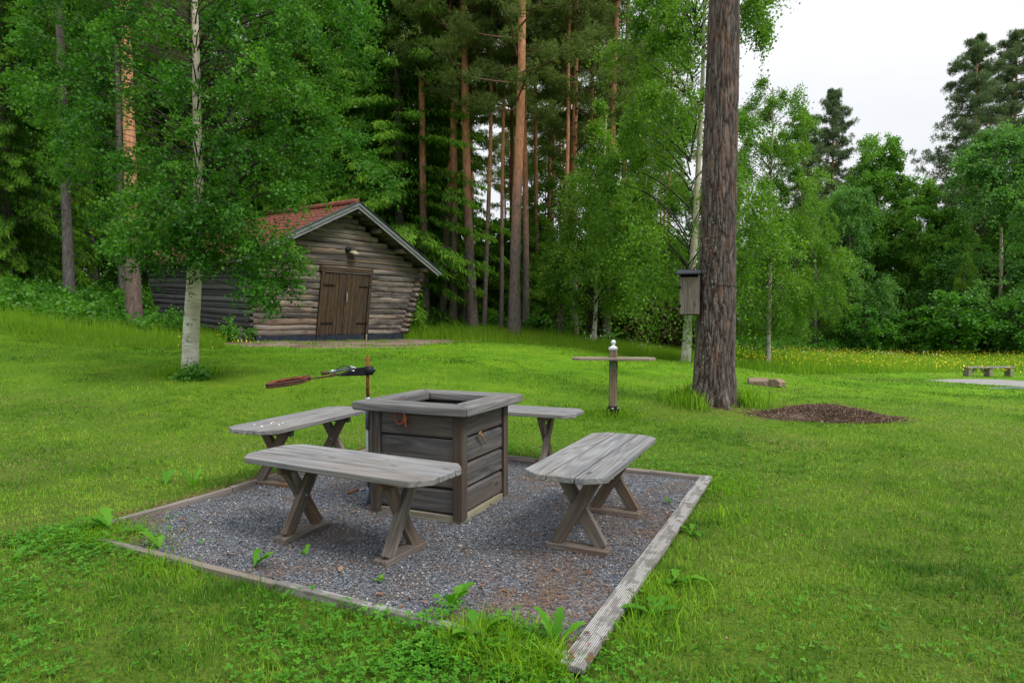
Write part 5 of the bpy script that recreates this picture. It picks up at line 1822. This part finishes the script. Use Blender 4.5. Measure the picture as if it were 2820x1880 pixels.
tag(link('undergrowth', npmesh('undergrowth', V, Q, UNDER, tone)), 'low leafy undergrowth along the foot of the wood', 'undergrowth', kind='stuff')

# shrubs and bramble by the barn's left wall and birch foot
for (x, y, n_, rad, hh, lab) in [(541, 776, 7, .22, .5, 'small leafy shrub by the left corner of the barn'), (400, 745, 10, .35, .7, 'green raspberry bush at the left end of the barn wall'),
                                 (448, 872, 9, .13, .05, 'tuft of dark leaves at the foot of the white birch'), (1574, 824, 8, .22, .2, 'tuft of grass and leaves at the foot of the tall birch')]:
    b = by_px(x, y) if y > 800 else by_px(x, y, {400: 17.0}.get(x, 16.5))
    Cs = np.stack([rr.normal(size=n_) * rad, rr.normal(size=n_) * rad * .6, rr.uniform(.05, hh, n_)], -1)
    V, Q, tone, _ = leafy_clumps(Cs, rr.uniform(.15, .3, n_), 9, 12, .07, rr, .3, .8, .05)
    tag(link('shrub', npmesh('shrub', V, Q, UNDER, tone), None, Matrix.Translation(b)), lab, 'shrub')

# ------------------------------------------------------------------ small things on the lawn
# far bench
fbm_ = onground(2700, 1037)
FBD = float(fbm_[1])
pxm = FBD / F
ob = empty('plank_bench', fbm_, R(4))
tag(ob, 'low plank bench with braced legs beside the far gravel court', 'bench')
Lb_, Hb_ = 135 * pxm, 27 * pxm
for k in range(2): link('seat_plank', box_mesh(Lb_, .17, .06, WOOD_TOP, .006), ob, Matrix.Translation((Lb_ * .18, -.09 + .18 * k, Hb_ - .03)))
for q in (-.33, .12 + .0):
    x = q * Lb_ + Lb_ * .0 + .1
    link('leg', box_mesh(Hb_ - .06, .30, .16, WOOD_PALE, .008), ob, Matrix.Translation((x, 0, (Hb_ - .06) / 2)) @ Matrix.Rotation(math.pi / 2, 4, 'Y'))
    sgn = 1 if q < 0 else -1
    beam('brace', (x + sgn * .1, 0, .05), (x + sgn * .34, 0, Hb_ - .07), .07, .05, WOOD_PALE, ob, up=(0, -1, 0))
link('leg', box_mesh(Hb_ - .06, .30, .16, WOOD_PALE, .008), ob, Matrix.Translation((Lb_ * .62, 0, (Hb_ - .06) / 2)) @ Matrix.Rotation(math.pi / 2, 4, 'Y'))
hp_ = onground(2770, 1070)
m = MB(); tt = np.linspace(-.9, .9, 14)
m.tube([(.9 * math.sin(t_), -.25 + .25 * math.cos(t_) - .1, .03) for t_ in tt], .025, 6)
tag(link('edging_strip', m.mesh('edging_strip', HOOP, True), None, Matrix.Translation(hp_)), 'curved blue-grey strip lying at the edge of the far gravel court', 'edging strip')

# two split logs by the pine
lb = onground(2092, 1062)
s_ = float(lb[1]) / F


def split_log(L, W, H):
    pr = [(0, 0), (1, 0), (1.04, .55), (.8, .95), (.3, 1.0), (-.03, .6)]
    bm = bmesh.new(); n = 7
    rings = []
    for i in range(n + 1):
        rings.append([bm.verts.new((L * (i / n - .5), W * (y - .5) + random.uniform(-.01, .01), H * z + random.uniform(-.008, .008))) for y, z in pr])
    for i in range(n):
        for j in range(len(pr)): bm.faces.new((rings[i][j], rings[i][(j + 1) % 6], rings[i + 1][(j + 1) % 6], rings[i + 1][j]))
    bm.faces.new(rings[0]); bm.faces.new(rings[-1][::-1])
    bmesh.ops.recalc_face_normals(bm, faces=bm.faces)
    return bm_mesh('split_log', bm, wood('split_log_wood', (.11, .075, .055), (.26, .19, .14), (.42, .33, .25), (.3, .17, .1), .5))


sl = split_log(50 * s_, .28, 22 * s_)
tag(link('split_log', sl, None, Matrix.Translation(lb + np.array([0, .1, -.01])) @ Matrix.Rotation(R(-14), 4, 'Z')), 'long split log lying in the grass right of the big pine', 'log')
sl2 = split_log(30 * s_, .30, 20 * s_)
tag(link('split_log', sl2, None, Matrix.Translation(lb + np.array([43 * s_, -.02, -.01])) @ Matrix.Rotation(R(38), 4, 'Z')), 'short split log with a pale sawn face, right end of the pair by the pine', 'log')
# two pale stakes behind the standing table
for x, lab in ((1498, 'left one of the two thin pale stakes in the tall grass'), (1512, 'right one of the two thin pale stakes in the tall grass')):
    b = by_px(x, 812, 20.0)
    o = beam('stake', (0, 0, -.05), (0, 0, .40), .035, .03, STAKE, None, up=(0, 1, 0), bev=.004)
    o.matrix_local = Matrix.Translation(b) @ o.matrix_local
    tag(o, lab, 'stake')
# boulder at the left behind the birch
b = by_px(335, 690, 19.5)
bm = bmesh.new(); bmesh.ops.create_icosphere(bm, subdivisions=3, radius=.55)
for v in bm.verts: v.co = v.co * (1 + .25 * noise.noise(v.co * 2.1)); v.co.z *= .6
tag(link('boulder', bm_mesh('boulder', bm, STONE, True), None, Matrix.Translation(b)), 'grey boulder in the grass at the left end of the barn', 'boulder')

# ------------------------------------------------------------------ grass
def sample(n, d0, d1, rr, u0=-160, u1=2980, power=1.0):
    t = rr.random(n)
    d = (d0 ** (power + 1) + t * (d1 ** (power + 1) - d0 ** (power + 1))) ** (1 / (power + 1))
    if u0 == -160:                     # the lawn goes on past both sides of the view
        return rr.uniform(-1, 1, n) * (.93 * d + 2.4), d
    u = rr.uniform(u0, u1, n)
    return (u - 1410) / F * d, d


def free(x, y, pad=.0):
    ok = pit_dist(x, y) > .06 + pad
    a, b = pit_local(x, y)
    ok &= ~((a < 0) & (a > -.088) & (b > -.14) & (b < PB + .06))
    q0 = (x - BARN_O[0]) * ex[0] + (y - BARN_O[1]) * ex[1]; q1 = (x - BARN_O[0]) * ey[0] + (y - BARN_O[1]) * ey[1]
    ok &= ~((q0 > -.1) & (q0 < BARN_W + .1) & (q1 > -.1) & (q1 < BARN_L + .1))
    ok &= in_ell(x, y, DIRT_C, .97) > 1
    ok &= in_ell(x, y, COURT, .98) > 1
    ok &= in_ell(x, y, MULCH, .98) > 1
    return ok


def blades(x, y, h, w, rr, lean=.5, two=False, tone=None, z=None):
    N = len(x)
    z = ground(x, y) if z is None else z
    a = rr.uniform(0, 6.283, N); la = rr.uniform(0, 6.283, N); l = np.abs(rr.normal(size=N)) * lean
    s = np.stack([np.cos(a), np.sin(a), np.zeros(N)], -1) * (w / 2)[:, None]
    up = np.stack([np.cos(la) * l, np.sin(la) * l, np.ones(N)], -1); up = unit(up) * h[:, None]
    b = np.stack([x, y, z - .004], -1)
    if not two:
        V = np.stack([b - s, b + s, b + up], 1).reshape(-1, 3)
        return V, None, np.arange(N * 3).reshape(-1, 3)
    up2 = up * np.array([1.5, 1.5, .85])
    m_ = b + up * .55 + np.array([0, 0, .04]) * h[:, None]
    V = np.stack([b - s, b + s, m_ + s * .75, m_ - s * .75, b + up2], 1).reshape(-1, 3)
    i = np.arange(N) * 5
    return V, np.stack([i, i + 1, i + 2, i + 3], -1), np.stack([i + 3, i + 2, i + 4], -1)


def add_blades(mb, x, y, h, w, rr, lean=.5, two=False, tone=None):
    if len(x) == 0: return
    V, Q, T = blades(x, y, h, w, rr, lean, two)
    mb.V.append(V)
    if Q is not None: mb.Q.append(Q + mb.n); mb.rq.append(tone)
    mb.T.append(T + mb.n); mb.rt.append(tone)
    mb.n += len(V)


rr = np.random.default_rng(101)
lawn, dry, clv, tall = MB(), MB(), MB(), MB()
for (n, d0, d1, h0, w0, two) in [(190000, .9, 3.4, .026, .0052, False), (280000, 1.2, 5.2, .028, .0062, False), (190000, 5.2, 9.0, .032, .0100, False), (130000, 9.0, 15.0, .036, .014, False), (70000, 15, 24, .042, .026, False), (30000, 24, 34, .05, .05, False)]:
    x, y = sample(n, d0, d1, rr, power=.9)
    cl_n = fbm(x, y, 9 if d0 < 9 else 4, 27, 2)
    ok = free(x, y) & (forest_mask(x, y) < .5) & (rr.random(n) < .25 + 2.2 * np.clip(cl_n - .30, 0, 1))
    x, y, cl_n = x[ok], y[ok], cl_n[ok]
    pd = pit_dist(x, y)
    patch = fbm(x, y, 1.1, 21, 3); big_p = fbm(x, y, .28, 22, 2); fine_p = fbm(x, y, 5, 23, 2)
    hh = h0 * rr.uniform(.4, 1.5, len(x)) * (.35 + 1.0 * patch + .5 * cl_n)
    lush = np.clip(1 - pd / .55, 0, 1) * np.clip((fbm(x, y, 2.5, 31, 2) - .25) * 3, .15, 1)
    hh *= 1 + 1.5 * lush * rr.uniform(.2, 1, len(x))
    tr = np.hypot(x - pb[0], y - pb[1]); hh *= 1 + 2.5 * np.clip(1 - (tr - .35) / .5, 0, 1)
    mid_p = fbm(x, y, .75, 24, 3)
    tone = np.clip(.50 + 1.5 * (mid_p - .5) + .6 * (.5 - patch) + .9 * (big_p - .5) + .7 * (fine_p - .5) + rr.normal(size=len(x)) * .28 - .35 * lush - .10 * (d0 < 5), 0, 1)
    dead = (rr.random(len(x)) < .05 + .55 * np.clip((fbm(x, y, .9, 41, 3) - .50) * 5, 0, 1) * (1 - lush)) | ((tr < 1.5) & (x > pb[0] - .1) & (rr.random(len(x)) < .45))
    isd = dead
    add_blades(lawn, x[~isd], y[~isd], hh[~isd], np.full((~isd).sum(), w0) * rr.uniform(.6, 1.4, (~isd).sum()), rr, .9, two, tone[~isd])
    add_blades(dry, x[isd], y[isd], hh[isd] * .7, np.full(isd.sum(), w0 * .8), rr, 1.4, two, rr.random(isd.sum()))
# tufts growing into the bare ground before the barn
x = dc[0] + rr.normal(size=16000) * 2.8; y = dc[1] + rr.normal(size=16000) * 1.8
ok = (in_ell(x, y, DIRT_C, 1.15) < 1) & (fbm(x, y, 1.6, 45, 3) > .62 - .22 * in_ell(x, y, DIRT_C, 1.0))
x, y = x[ok], y[ok]
add_blades(lawn, x, y, rr.uniform(.03, .11, len(x)), np.full(len(x), .018), rr, .6, False, rr.random(len(x)))
# long grass close round the pit edges, pine foot and table foot
for (n, fn, hs, lean) in [(52000, 'pit', (.05, .15), .6), (7000, 'corner', (.03, .10), .7), (9000, 'front', (.04, .15), .6), (2600, 'pine', (.12, .50), .28), (900, 'table', (.06, .24), .5), (1300, 'birch', (.08, .28), .4)]:
    if fn == 'pit':
        a = rr.uniform(-.6, PA + .5, n); b = rr.uniform(-.6, PB + .4, n)
        x = PC2[0] - PX[0] * a + PY[0] * b; y = PC2[1] - PX[1] * a + PY[1] * b
        pd = pit_dist(x, y); aa_, bb_ = pit_local(x, y)
        lim_ = np.where(aa_ < 0, .48, .26)
        ok = (pd > .05) & (pd < lim_ * rr.random(n) ** .6 + .05) & (fbm(x, y, 1.8, 51, 2) > .42) & free(x, y) & ~((bb_ > PB) & (rr.random(n) < .5)) & ~((aa_ > PA) & (bb_ > .8) & (rr.random(n) < .8))
        x, y = x[ok], y[ok]
    elif fn == 'corner':
        a = PA + .12 - np.abs(rr.normal(size=n)) * .28; b = -.1 + np.abs(rr.normal(size=n)) * .17
        x = PC2[0] - PX[0] * a + PY[0] * b; y = PC2[1] - PX[1] * a + PY[1] * b
    elif fn == 'front':
        a = rr.uniform(-.25, .75, n); b = -.10 + rr.normal(size=n) * .09 + .16 * (fbm(a * 2, a, 2.0, 15, 2) - .4)
        x = PC2[0] - PX[0] * a + PY[0] * b; y = PC2[1] - PX[1] * a + PY[1] * b
        ok = fbm(x, y, 4, 16, 2) > .47; x, y = x[ok], y[ok]
    elif fn == 'pine':
        a = rr.uniform(0, 6.283, n); r = .34 + np.abs(rr.normal(size=n)) * .26; x = pb[0] + r * np.cos(a); y = pb[1] + r * np.sin(a) * .9
        ok = (y < pb[1] + .5) & ~((y < pb[1] - .15) & (np.abs(x - pb[0] - .08) < .34)); x, y = x[ok], y[ok]
    elif fn == 'table':
        x = tb[0] + rr.normal(size=n) * .22; y = tb[1] + rr.normal(size=n) * .18
    else:
        x = hb0[0] + rr.normal(size=n) * .28; y = hb0[1] - .05 + rr.normal(size=n) * .2
    h = rr.uniform(*hs, len(x)) * rr.uniform(.5, 1, len(x))
    add_blades(tall, x, y, h, h * .035 + .002, rr, lean, True, np.clip(rr.normal(.35, .2, len(x)), 0, 1))
# bank of tall grass at the foot of the wood, meadow, left slope
for (n, d0, d1, u0, u1, hs, w) in [(60000, 15, 30, 1080, 1960, (.20, .55), .016), (36000, 12.5, 24, -120, 620, (.12, .38), .014), (120000, 21, 50, 1900, 2980, (.25, .55), .030)]:
    x, y = sample(n, d0, d1, rr, u0, u1, power=.8)
    fm = forest_mask(x, y)
    q = x / y
    if u0 == 1900: lim_ = np.interp(q, [.25, .42, .55, .66, .75, .9, 1.1], [22, 22.5, 25, 27.5, 30, 31, 31])
    elif u0 == 1080: lim_ = np.interp(q, [-.2, -.16, -.1, 0, .1, .2, .3, .36], [22, 20.5, 20, 20.5, 20, 19, 18.5, 20])
    else: lim_ = np.interp(q, [-1, -.8, -.6, -.5], [13.5, 14, 14, 14.3])
    edge = y - lim_ - (fbm(x, y, .8, 61, 2) - .5) * 1.0
    ok = free(x, y) & (fm < .9) & (edge > 0)
    x, y, edge = x[ok], y[ok], edge[ok]
    h = rr.uniform(*hs, len(x)) * np.clip(.4 + edge * .6, .4, 1) * (.7 + .6 * fbm(x, y, .6, 62, 2))
    tn_ = np.clip(.25 + .6 * fbm(x, y, .35, 63, 2) + rr.normal(size=len(x)) * .16, 0, 1)
    add_blades(tall, x, y, h, np.full(len(x), w) * rr.uniform(.6, 1.3, len(x)), rr, .28, False, tn_)
tag(link('lawn_grass', lawn.mesh('lawn_grass', GRASS)), 'short mown lawn grass', 'grass', kind='stuff')
tag(link('dry_grass', dry.mesh('dry_grass', DRYGRASS)), 'dry straw-coloured blades in the lawn', 'dry grass', kind='stuff')
tag(link('tall_grass', tall.mesh('tall_grass', TALLGRASS)), 'uncut tall grass at the foot of the wood and in the meadow', 'tall grass', kind='stuff')

# clover in the near lawn
n = 150000
x, y = sample(n, .9, 8.5, rr, power=.30)
a_, b_ = pit_local(x, y)
pr_ = np.clip((fbm(x, y, .9, 71, 3) - .40) * 4, 0.04, 1) * np.where(a_ > -.2, 1, .5) * np.clip(1.3 - np.hypot(x + .6, (y - 2.6)) / 4.5, .12, 1)
ok = free(x, y, .0) & (rr.random(n) < pr_)
x, y = x[ok], y[ok]
ac = PA + .35 - np.abs(rr.normal(size=900)) * .5; bc = -.32 + np.abs(rr.normal(size=900)) * .34
x = np.concatenate([x, PC2[0] - PX[0] * ac + PY[0] * bc]); y = np.concatenate([y, PC2[1] - PX[1] * ac + PY[1] * bc])
ac = rr.uniform(.12, .66, 2300); bc = -.20 + rr.normal(size=2300) * .11 + .26 * (fbm(ac * 3, ac, 2.0, 5, 2) - .35)
kk = fbm(ac * 4, bc * 4, 1.5, 6, 2) > .45; ac = ac[kk]; bc = bc[kk]
x = np.concatenate([x, PC2[0] - PX[0] * ac + PY[0] * bc]); y = np.concatenate([y, PC2[1] - PX[1] * ac + PY[1] * bc]); n = len(x)
hh = rr.uniform(.015, .045, n) * (1 + 1.1 * np.clip(1 - pit_dist(x, y) / .35, 0, 1) * np.clip(fbm(x, y, 2.0, 72, 2) * 2.4 - .6, 0, 1)); zb_ = ground(x, y)
a0 = rr.uniform(0, 6.28, n); sz = rr.uniform(.006, .012, n); tl_x, tl_y = rr.normal(size=(2, n)) * .25
tone = np.clip(rr.normal(.45, .22, n), 0, 1)
for k in range(3):
    a = a0 + k * 2.094
    d = np.stack([np.cos(a), np.sin(a), .1 + tl_x * np.cos(a) + tl_y * np.sin(a)], -1)
    s = np.stack([-np.sin(a), np.cos(a), tl_x * -np.sin(a) + tl_y * np.cos(a)], -1)
    c = np.stack([x, y, zb_ + hh], -1); S_ = sz[:, None]
    V = np.stack([c, c + d * S_ * .7 + s * S_ * .62, c + d * S_ * 1.45 + s * S_ * .3, c + d * S_ * 1.45 - s * S_ * .3, c + d * S_ * .7 - s * S_ * .62], 1).reshape(-1, 3)
    i = np.arange(n) * 5 + clv.n
    clv.V.append(V); clv.Q.append(np.stack([i, i + 1, i + 2, i + 3], -1)); clv.rq.append(tone); clv.T.append(np.stack([i, i + 3, i + 4], -1)); clv.rt.append(tone); clv.n += len(V)
tag(link('clover', clv.mesh('clover', CLOVER)), 'clover leaves spread through the near lawn', 'clover', kind='stuff')

# buttercups and white flowers
fl_ = MB(); fw_ = MB()
for (n, d0, d1, u0, u1, mb_, zz0, s0, thr) in [(5000, 21.5, 42, 1990, 2950, fl_, .55, .030, .42), (500, 32, 50, 2000, 2600, fw_, .45, .05, .5), (60, 13, 15, 480, 720, fl_, .3, .03, 0), (70, 19, 24, 1600, 1850, fw_, .45, .03, .3)]:
    x, y = sample(n, d0, d1, rr, u0, u1, .8)
    if u0 == 2000:
        lim_ = np.interp(x / y, [.25, .42, .55, .66, .75, .9, 1.1], [22, 22.5, 25, 27.5, 30, 31, 31])
        ok = (fbm(x, y, .25, 81 + int(d0), 2) > thr) & free(x, y) & (y > lim_ + .5)
        x, y = x[ok], y[ok]
    n = len(x); z = ground(x, y) + zz0 * rr.uniform(.7, 1.25, n); a0 = rr.uniform(0, 6.28, n); s = s0 * rr.uniform(.6, 1.2, n)
    V = np.stack([np.stack([x + s * .6 * np.cos(a0 + k * 1.2566), y + s * .6 * np.sin(a0 + k * 1.2566), z + rr.normal(size=n) * s * .5], -1) for k in range(5)] + [np.stack([x, y, z - s * .4], -1)], 1).reshape(-1, 3)
    i = np.arange(n)[:, None] * 6; k = np.arange(5)[None]
    T = np.stack([i + k, i + (k + 1) % 5, i + 5 + 0 * k], -1).reshape(-1, 3)
    mb_.add(V, None, T)
tag(link('buttercups', fl_.mesh('buttercups', FLOWER_Y)), 'yellow buttercups in the meadow', 'flowers', kind='stuff')
tag(link('white_flowers', fw_.mesh('white_flowers', FLOWER_W)), 'small white flowers in the tall grass', 'flowers', kind='stuff')


# ------------------------------------------------------------------ dandelions and other single weeds
def dandelion(name, loc, n, L, W, up, seed, label, az=None):
    rr = np.random.default_rng(seed); m = MB()
    for k in range(n):
        a = (az[k] if az else rr.uniform(0, 6.283)); l = 1.25 * L * rr.uniform(.6, 1.1); el = up * rr.uniform(.7, 1.15)
        ns = 12; t = np.linspace(0, 1, ns)
        r = l * (t * math.cos(el) + .12 * t ** 2); z = l * (t * math.sin(el) - .28 * t ** 3)
        w = 1.25 * W * (.18 + .82 * np.sin(np.pi * np.clip(t, .0, 1) ** 1.5) ** .8) * (1 + .38 * np.where(np.arange(ns) % 3 == 1, 1, -.4) * (t < .8)); w[-1] = .002
        c = np.stack([r * math.cos(a), r * math.sin(a), z], -1); s = np.array([-math.sin(a), math.cos(a), 0])
        tw = np.array([0, 0, 1.0]) * .25
        V = np.concatenate([c - s * w[:, None] / 2 + tw * w[:, None] * .6, c, c + s * w[:, None] / 2 + tw * w[:, None] * .6])
        i = np.arange(ns - 1)
        Q = np.vstack([np.stack([i, i + 1, ns + i + 1, ns + i], -1), np.stack([ns + i, ns + i + 1, 2 * ns + i + 1, 2 * ns + i], -1)])
        m.add(V, Q, r=rr.uniform(.2, .9))
    o = link(name, m.mesh(name, WEED), None, Matrix.Translation(loc))
    tag(o, label, 'weed')
    return o


for k, (u, v, n, L, W, up, lab, az) in enumerate([
        (1530, 1800, 4, .20, .034, 1.15, 'tall toothed dandelion leaves at the near right corner of the pit', [2.0, 1.2, .3, 2.8]),
        (1318, 1775, 5, .16, .035, 1.0, 'broad upright dandelion leaves in the clover left of the pit corner', None),
        (1240, 1690, 5, .15, .04, 1.1, 'pointed dandelion leaves rising over the middle of the near pit edge', None),
        (440, 1520, 4, .14, .03, 1.0, 'dandelion leaves at the left end of the near pit edge', None),
        (305, 1470, 4, .17, .045, .9, 'broad arching leaves at the left corner of the pit', None),
        (400, 1475, 3, .12, .04, .7, 'pair of broad leaves in the long grass left of the pit', None),
        (700, 1570, 5, .11, .03, .9, 'small dandelion rosette at the near pit edge below the left bench leg', None),
        (455, 1340, 4, .18, .035, .8, 'dandelion leaves behind the left pit edge', None),
        (533, 1345, 4, .17, .035, 1.0, 'upright pale dandelion leaves behind the left pit edge', None),
        (1860, 1600, 5, .13, .035, .6, 'flat dandelion leaves in the lawn right of the grooved boards', None),
        (1800, 1700, 5, .16, .035, .6, 'larger dandelion in the lawn right of the grooved boards, nearest the viewer', None),
        (1905, 1470, 5, .12, .03, .6, 'dandelion leaves beside the far half of the grooved boards', None),
        (845, 1540, 3, .06, .02, 1.0, 'small sprout in the gravel below the nearest bench', None),
        (1845, 1395, 3, .07, .022, 1.0, 'small sprout in the gravel near the right pit corner', None),
        (1050, 1620, 3, .06, .018, .9, 'tiny sprout in the gravel near the right foot of the nearest bench', None),
        (40, 1560, 5, .13, .03, .8, 'dandelion leaves near the left edge of the picture', None)]):
    q = onground(u, v)
    if pit_dist(q[0], q[1]) < 0: q[2] = .015
    dandelion('dandelion', q, n, L, W, up, 700 + k, lab, az)

# ------------------------------------------------------------------ litter: needles and dead leaves
rr = np.random.default_rng(111)
nl = MB()


def needles(x, y, z, L, w, tone):
    N = len(x); a = rr.uniform(0, 6.28, N)
    d = np.stack([np.cos(a), np.sin(a), rr.normal(size=N) * .12], -1) * L[:, None]; s = np.stack([-np.sin(a), np.cos(a), np.zeros(N)], -1) * w[:, None]
    b = np.stack([x, y, z], -1)
    V = np.stack([b - s, b + s, b + d], 1).reshape(-1, 3)
    nl.add(V, None, np.arange(N * 3).reshape(-1, 3))
    nl.rt[-1] = tone


n = 52000
a = rr.uniform(0, PA, n); b = rr.uniform(0, PB, n)
x = PC2[0] - PX[0] * a + PY[0] * b; y = PC2[1] - PX[1] * a + PY[1] * b
edge = np.minimum.reduce([a, b * .9, PA - a, PB - b])
prob = (np.clip((fbm(x, y, 2.2, 5, 3) - .45) * 4.5, 0, 1) + .08) * np.clip(1.2 - edge / .9, .22, 1)
ok = rr.random(n) < prob; x, y = x[ok], y[ok]; n = len(x)
needles(x, y, .022 + rr.uniform(0, .008, n), rr.uniform(.02, .05, n), rr.uniform(.0009, .0018, n), rr.random(n))
n = 5000                                             # by the left board and the pine foot
a = PA + rr.uniform(.03, .25, n); b = rr.uniform(.3, PB, n)
x = PC2[0] - PX[0] * a + PY[0] * b; y = PC2[1] - PX[1] * a + PY[1] * b
needles(x, y, ground(x, y) + rr.uniform(.005, .03, n), rr.uniform(.02, .05, n), rr.uniform(.001, .003, n), rr.random(n))
n = 6000
an = rr.uniform(0, 6.28, n); r = .35 + np.abs(rr.normal(size=n)) * .8
x = pb[0] + .5 + r * np.cos(an) * 1.3; y = pb[1] - .3 + r * np.sin(an) * .7
needles(x, y, ground(x, y) + rr.uniform(.005, .03, n), rr.uniform(.03, .07, n), rr.uniform(.002, .004, n), rr.random(n))
tag(link('needle_litter', nl.mesh('needle_litter', NEEDLE_LITTER)), 'brown pine needles on the gravel and round the pine foot', 'needle litter', kind='stuff')

lv = MB()
cl_ = []
for k in range(1150):
    if k < 110: a, b = rr.uniform(0, PA), rr.uniform(0, PB) ** 1.0; x, y, _ = pit_w(a, b); z = .028
    elif k < 190: x, y, _ = pit_w(PA + rr.uniform(.03, .22), rr.uniform(.2, PB)); z = .02
    elif k < 200: x, y, _ = pit_w(rr.uniform(-.12, .05), rr.uniform(-.12, .15)); z = .058
    else:
        xx_, yy_ = sample(1, 1.8, 9, rr, power=.6); x, y = float(xx_[0]), float(yy_[0])
        if not free(np.array([x]), np.array([y]))[0]: continue
        z = .03
    a = rr.uniform(0, 6.28); L = rr.uniform(.008, .020) * (1 if k < 230 else .45); W = L * rr.uniform(.5, .8)
    zz_ = (0 if pit_dist(x, y) < .05 else float(ground(x, y))) + z
    u_ = np.array([math.cos(a), math.sin(a), rr.normal() * .25]); s_ = np.array([-math.sin(a), math.cos(a), rr.normal() * .3]); c = np.array([x, y, zz_])
    cv = np.array([0, 0, rr.uniform(.002, .010)])
    V = [c - u_ * L, c - u_ * .4 * L + s_ * W + cv, c + u_ * .5 * L + s_ * W * .8 + cv, c + u_ * L * 1.1, c + u_ * .5 * L - s_ * W * .8 + cv, c - u_ * .4 * L - s_ * W + cv, c]
    T = [[6, 0, 1], [6, 1, 2], [6, 2, 3], [6, 3, 4], [6, 4, 5], [6, 5, 0]]
    lv.add(np.array(V), None, np.array(T), r=rr.random())
tag(link('leaf_litter', lv.mesh('leaf_litter', LITTER)), 'brown dead leaves scattered over gravel and lawn', 'dead leaves', kind='stuff')

# mulch chips on the mound
n = 24000
a = rr.uniform(0, 6.28, n); r = np.sqrt(rr.random(n)) * 1.08
ca, sa = math.cos(MULCH[4]), math.sin(MULCH[4])
r = r * (1 + .35 * rr.random(n) ** 6); lx_, ly_ = .85 * r * np.cos(a), .47 * r * np.sin(a)
x = MULCH[0] + lx_ * ca - ly_ * sa; y = MULCH[1] + lx_ * sa + ly_ * ca
z = ground(x, y) + .145 * np.clip(1 - r ** 2, 0, 1) ** 1.2 + rr.uniform(.012, .040, n)
L = rr.uniform(.012, .04, n); d = unit(rr.normal(size=(n, 3)) * np.array([1, 1, .5]))
V, Q = leaf_quads(np.stack([x, y, z], -1), d, L, rr, .22, .1)
tag(link('mulch_chips', npmesh('mulch_chips', V, Q, CHIP, rr.random(n))), 'bark chips covering the low mound on the lawn', 'mulch', kind='stuff')
# white droppings on the left bench
dm = MB()
lb2 = [o for o in COL.objects if 'left of the fire box' in o.get('label', '')][0]
for (lx_, ly_, s) in [(-.40, .02, .016), (-.36, -.06, .012), (-.44, -.09, .014), (-.50, .10, .011), (-.33, .06, .010), (-.55, -.02, .018)]:
    dm.tube([(lx_, ly_, BH + .0005), (lx_ + .012, ly_ + .004, BH + .0015)], [s * .6, s * .35], 7)
tag(link('bird_dropping', dm.mesh('bird_dropping', FLOWER_W), None, Matrix.Translation(lb2.location) @ Matrix.Rotation(lb2.rotation_euler.z, 4, 'Z')), 'white bird droppings on the near end of the left bench', 'droppings')
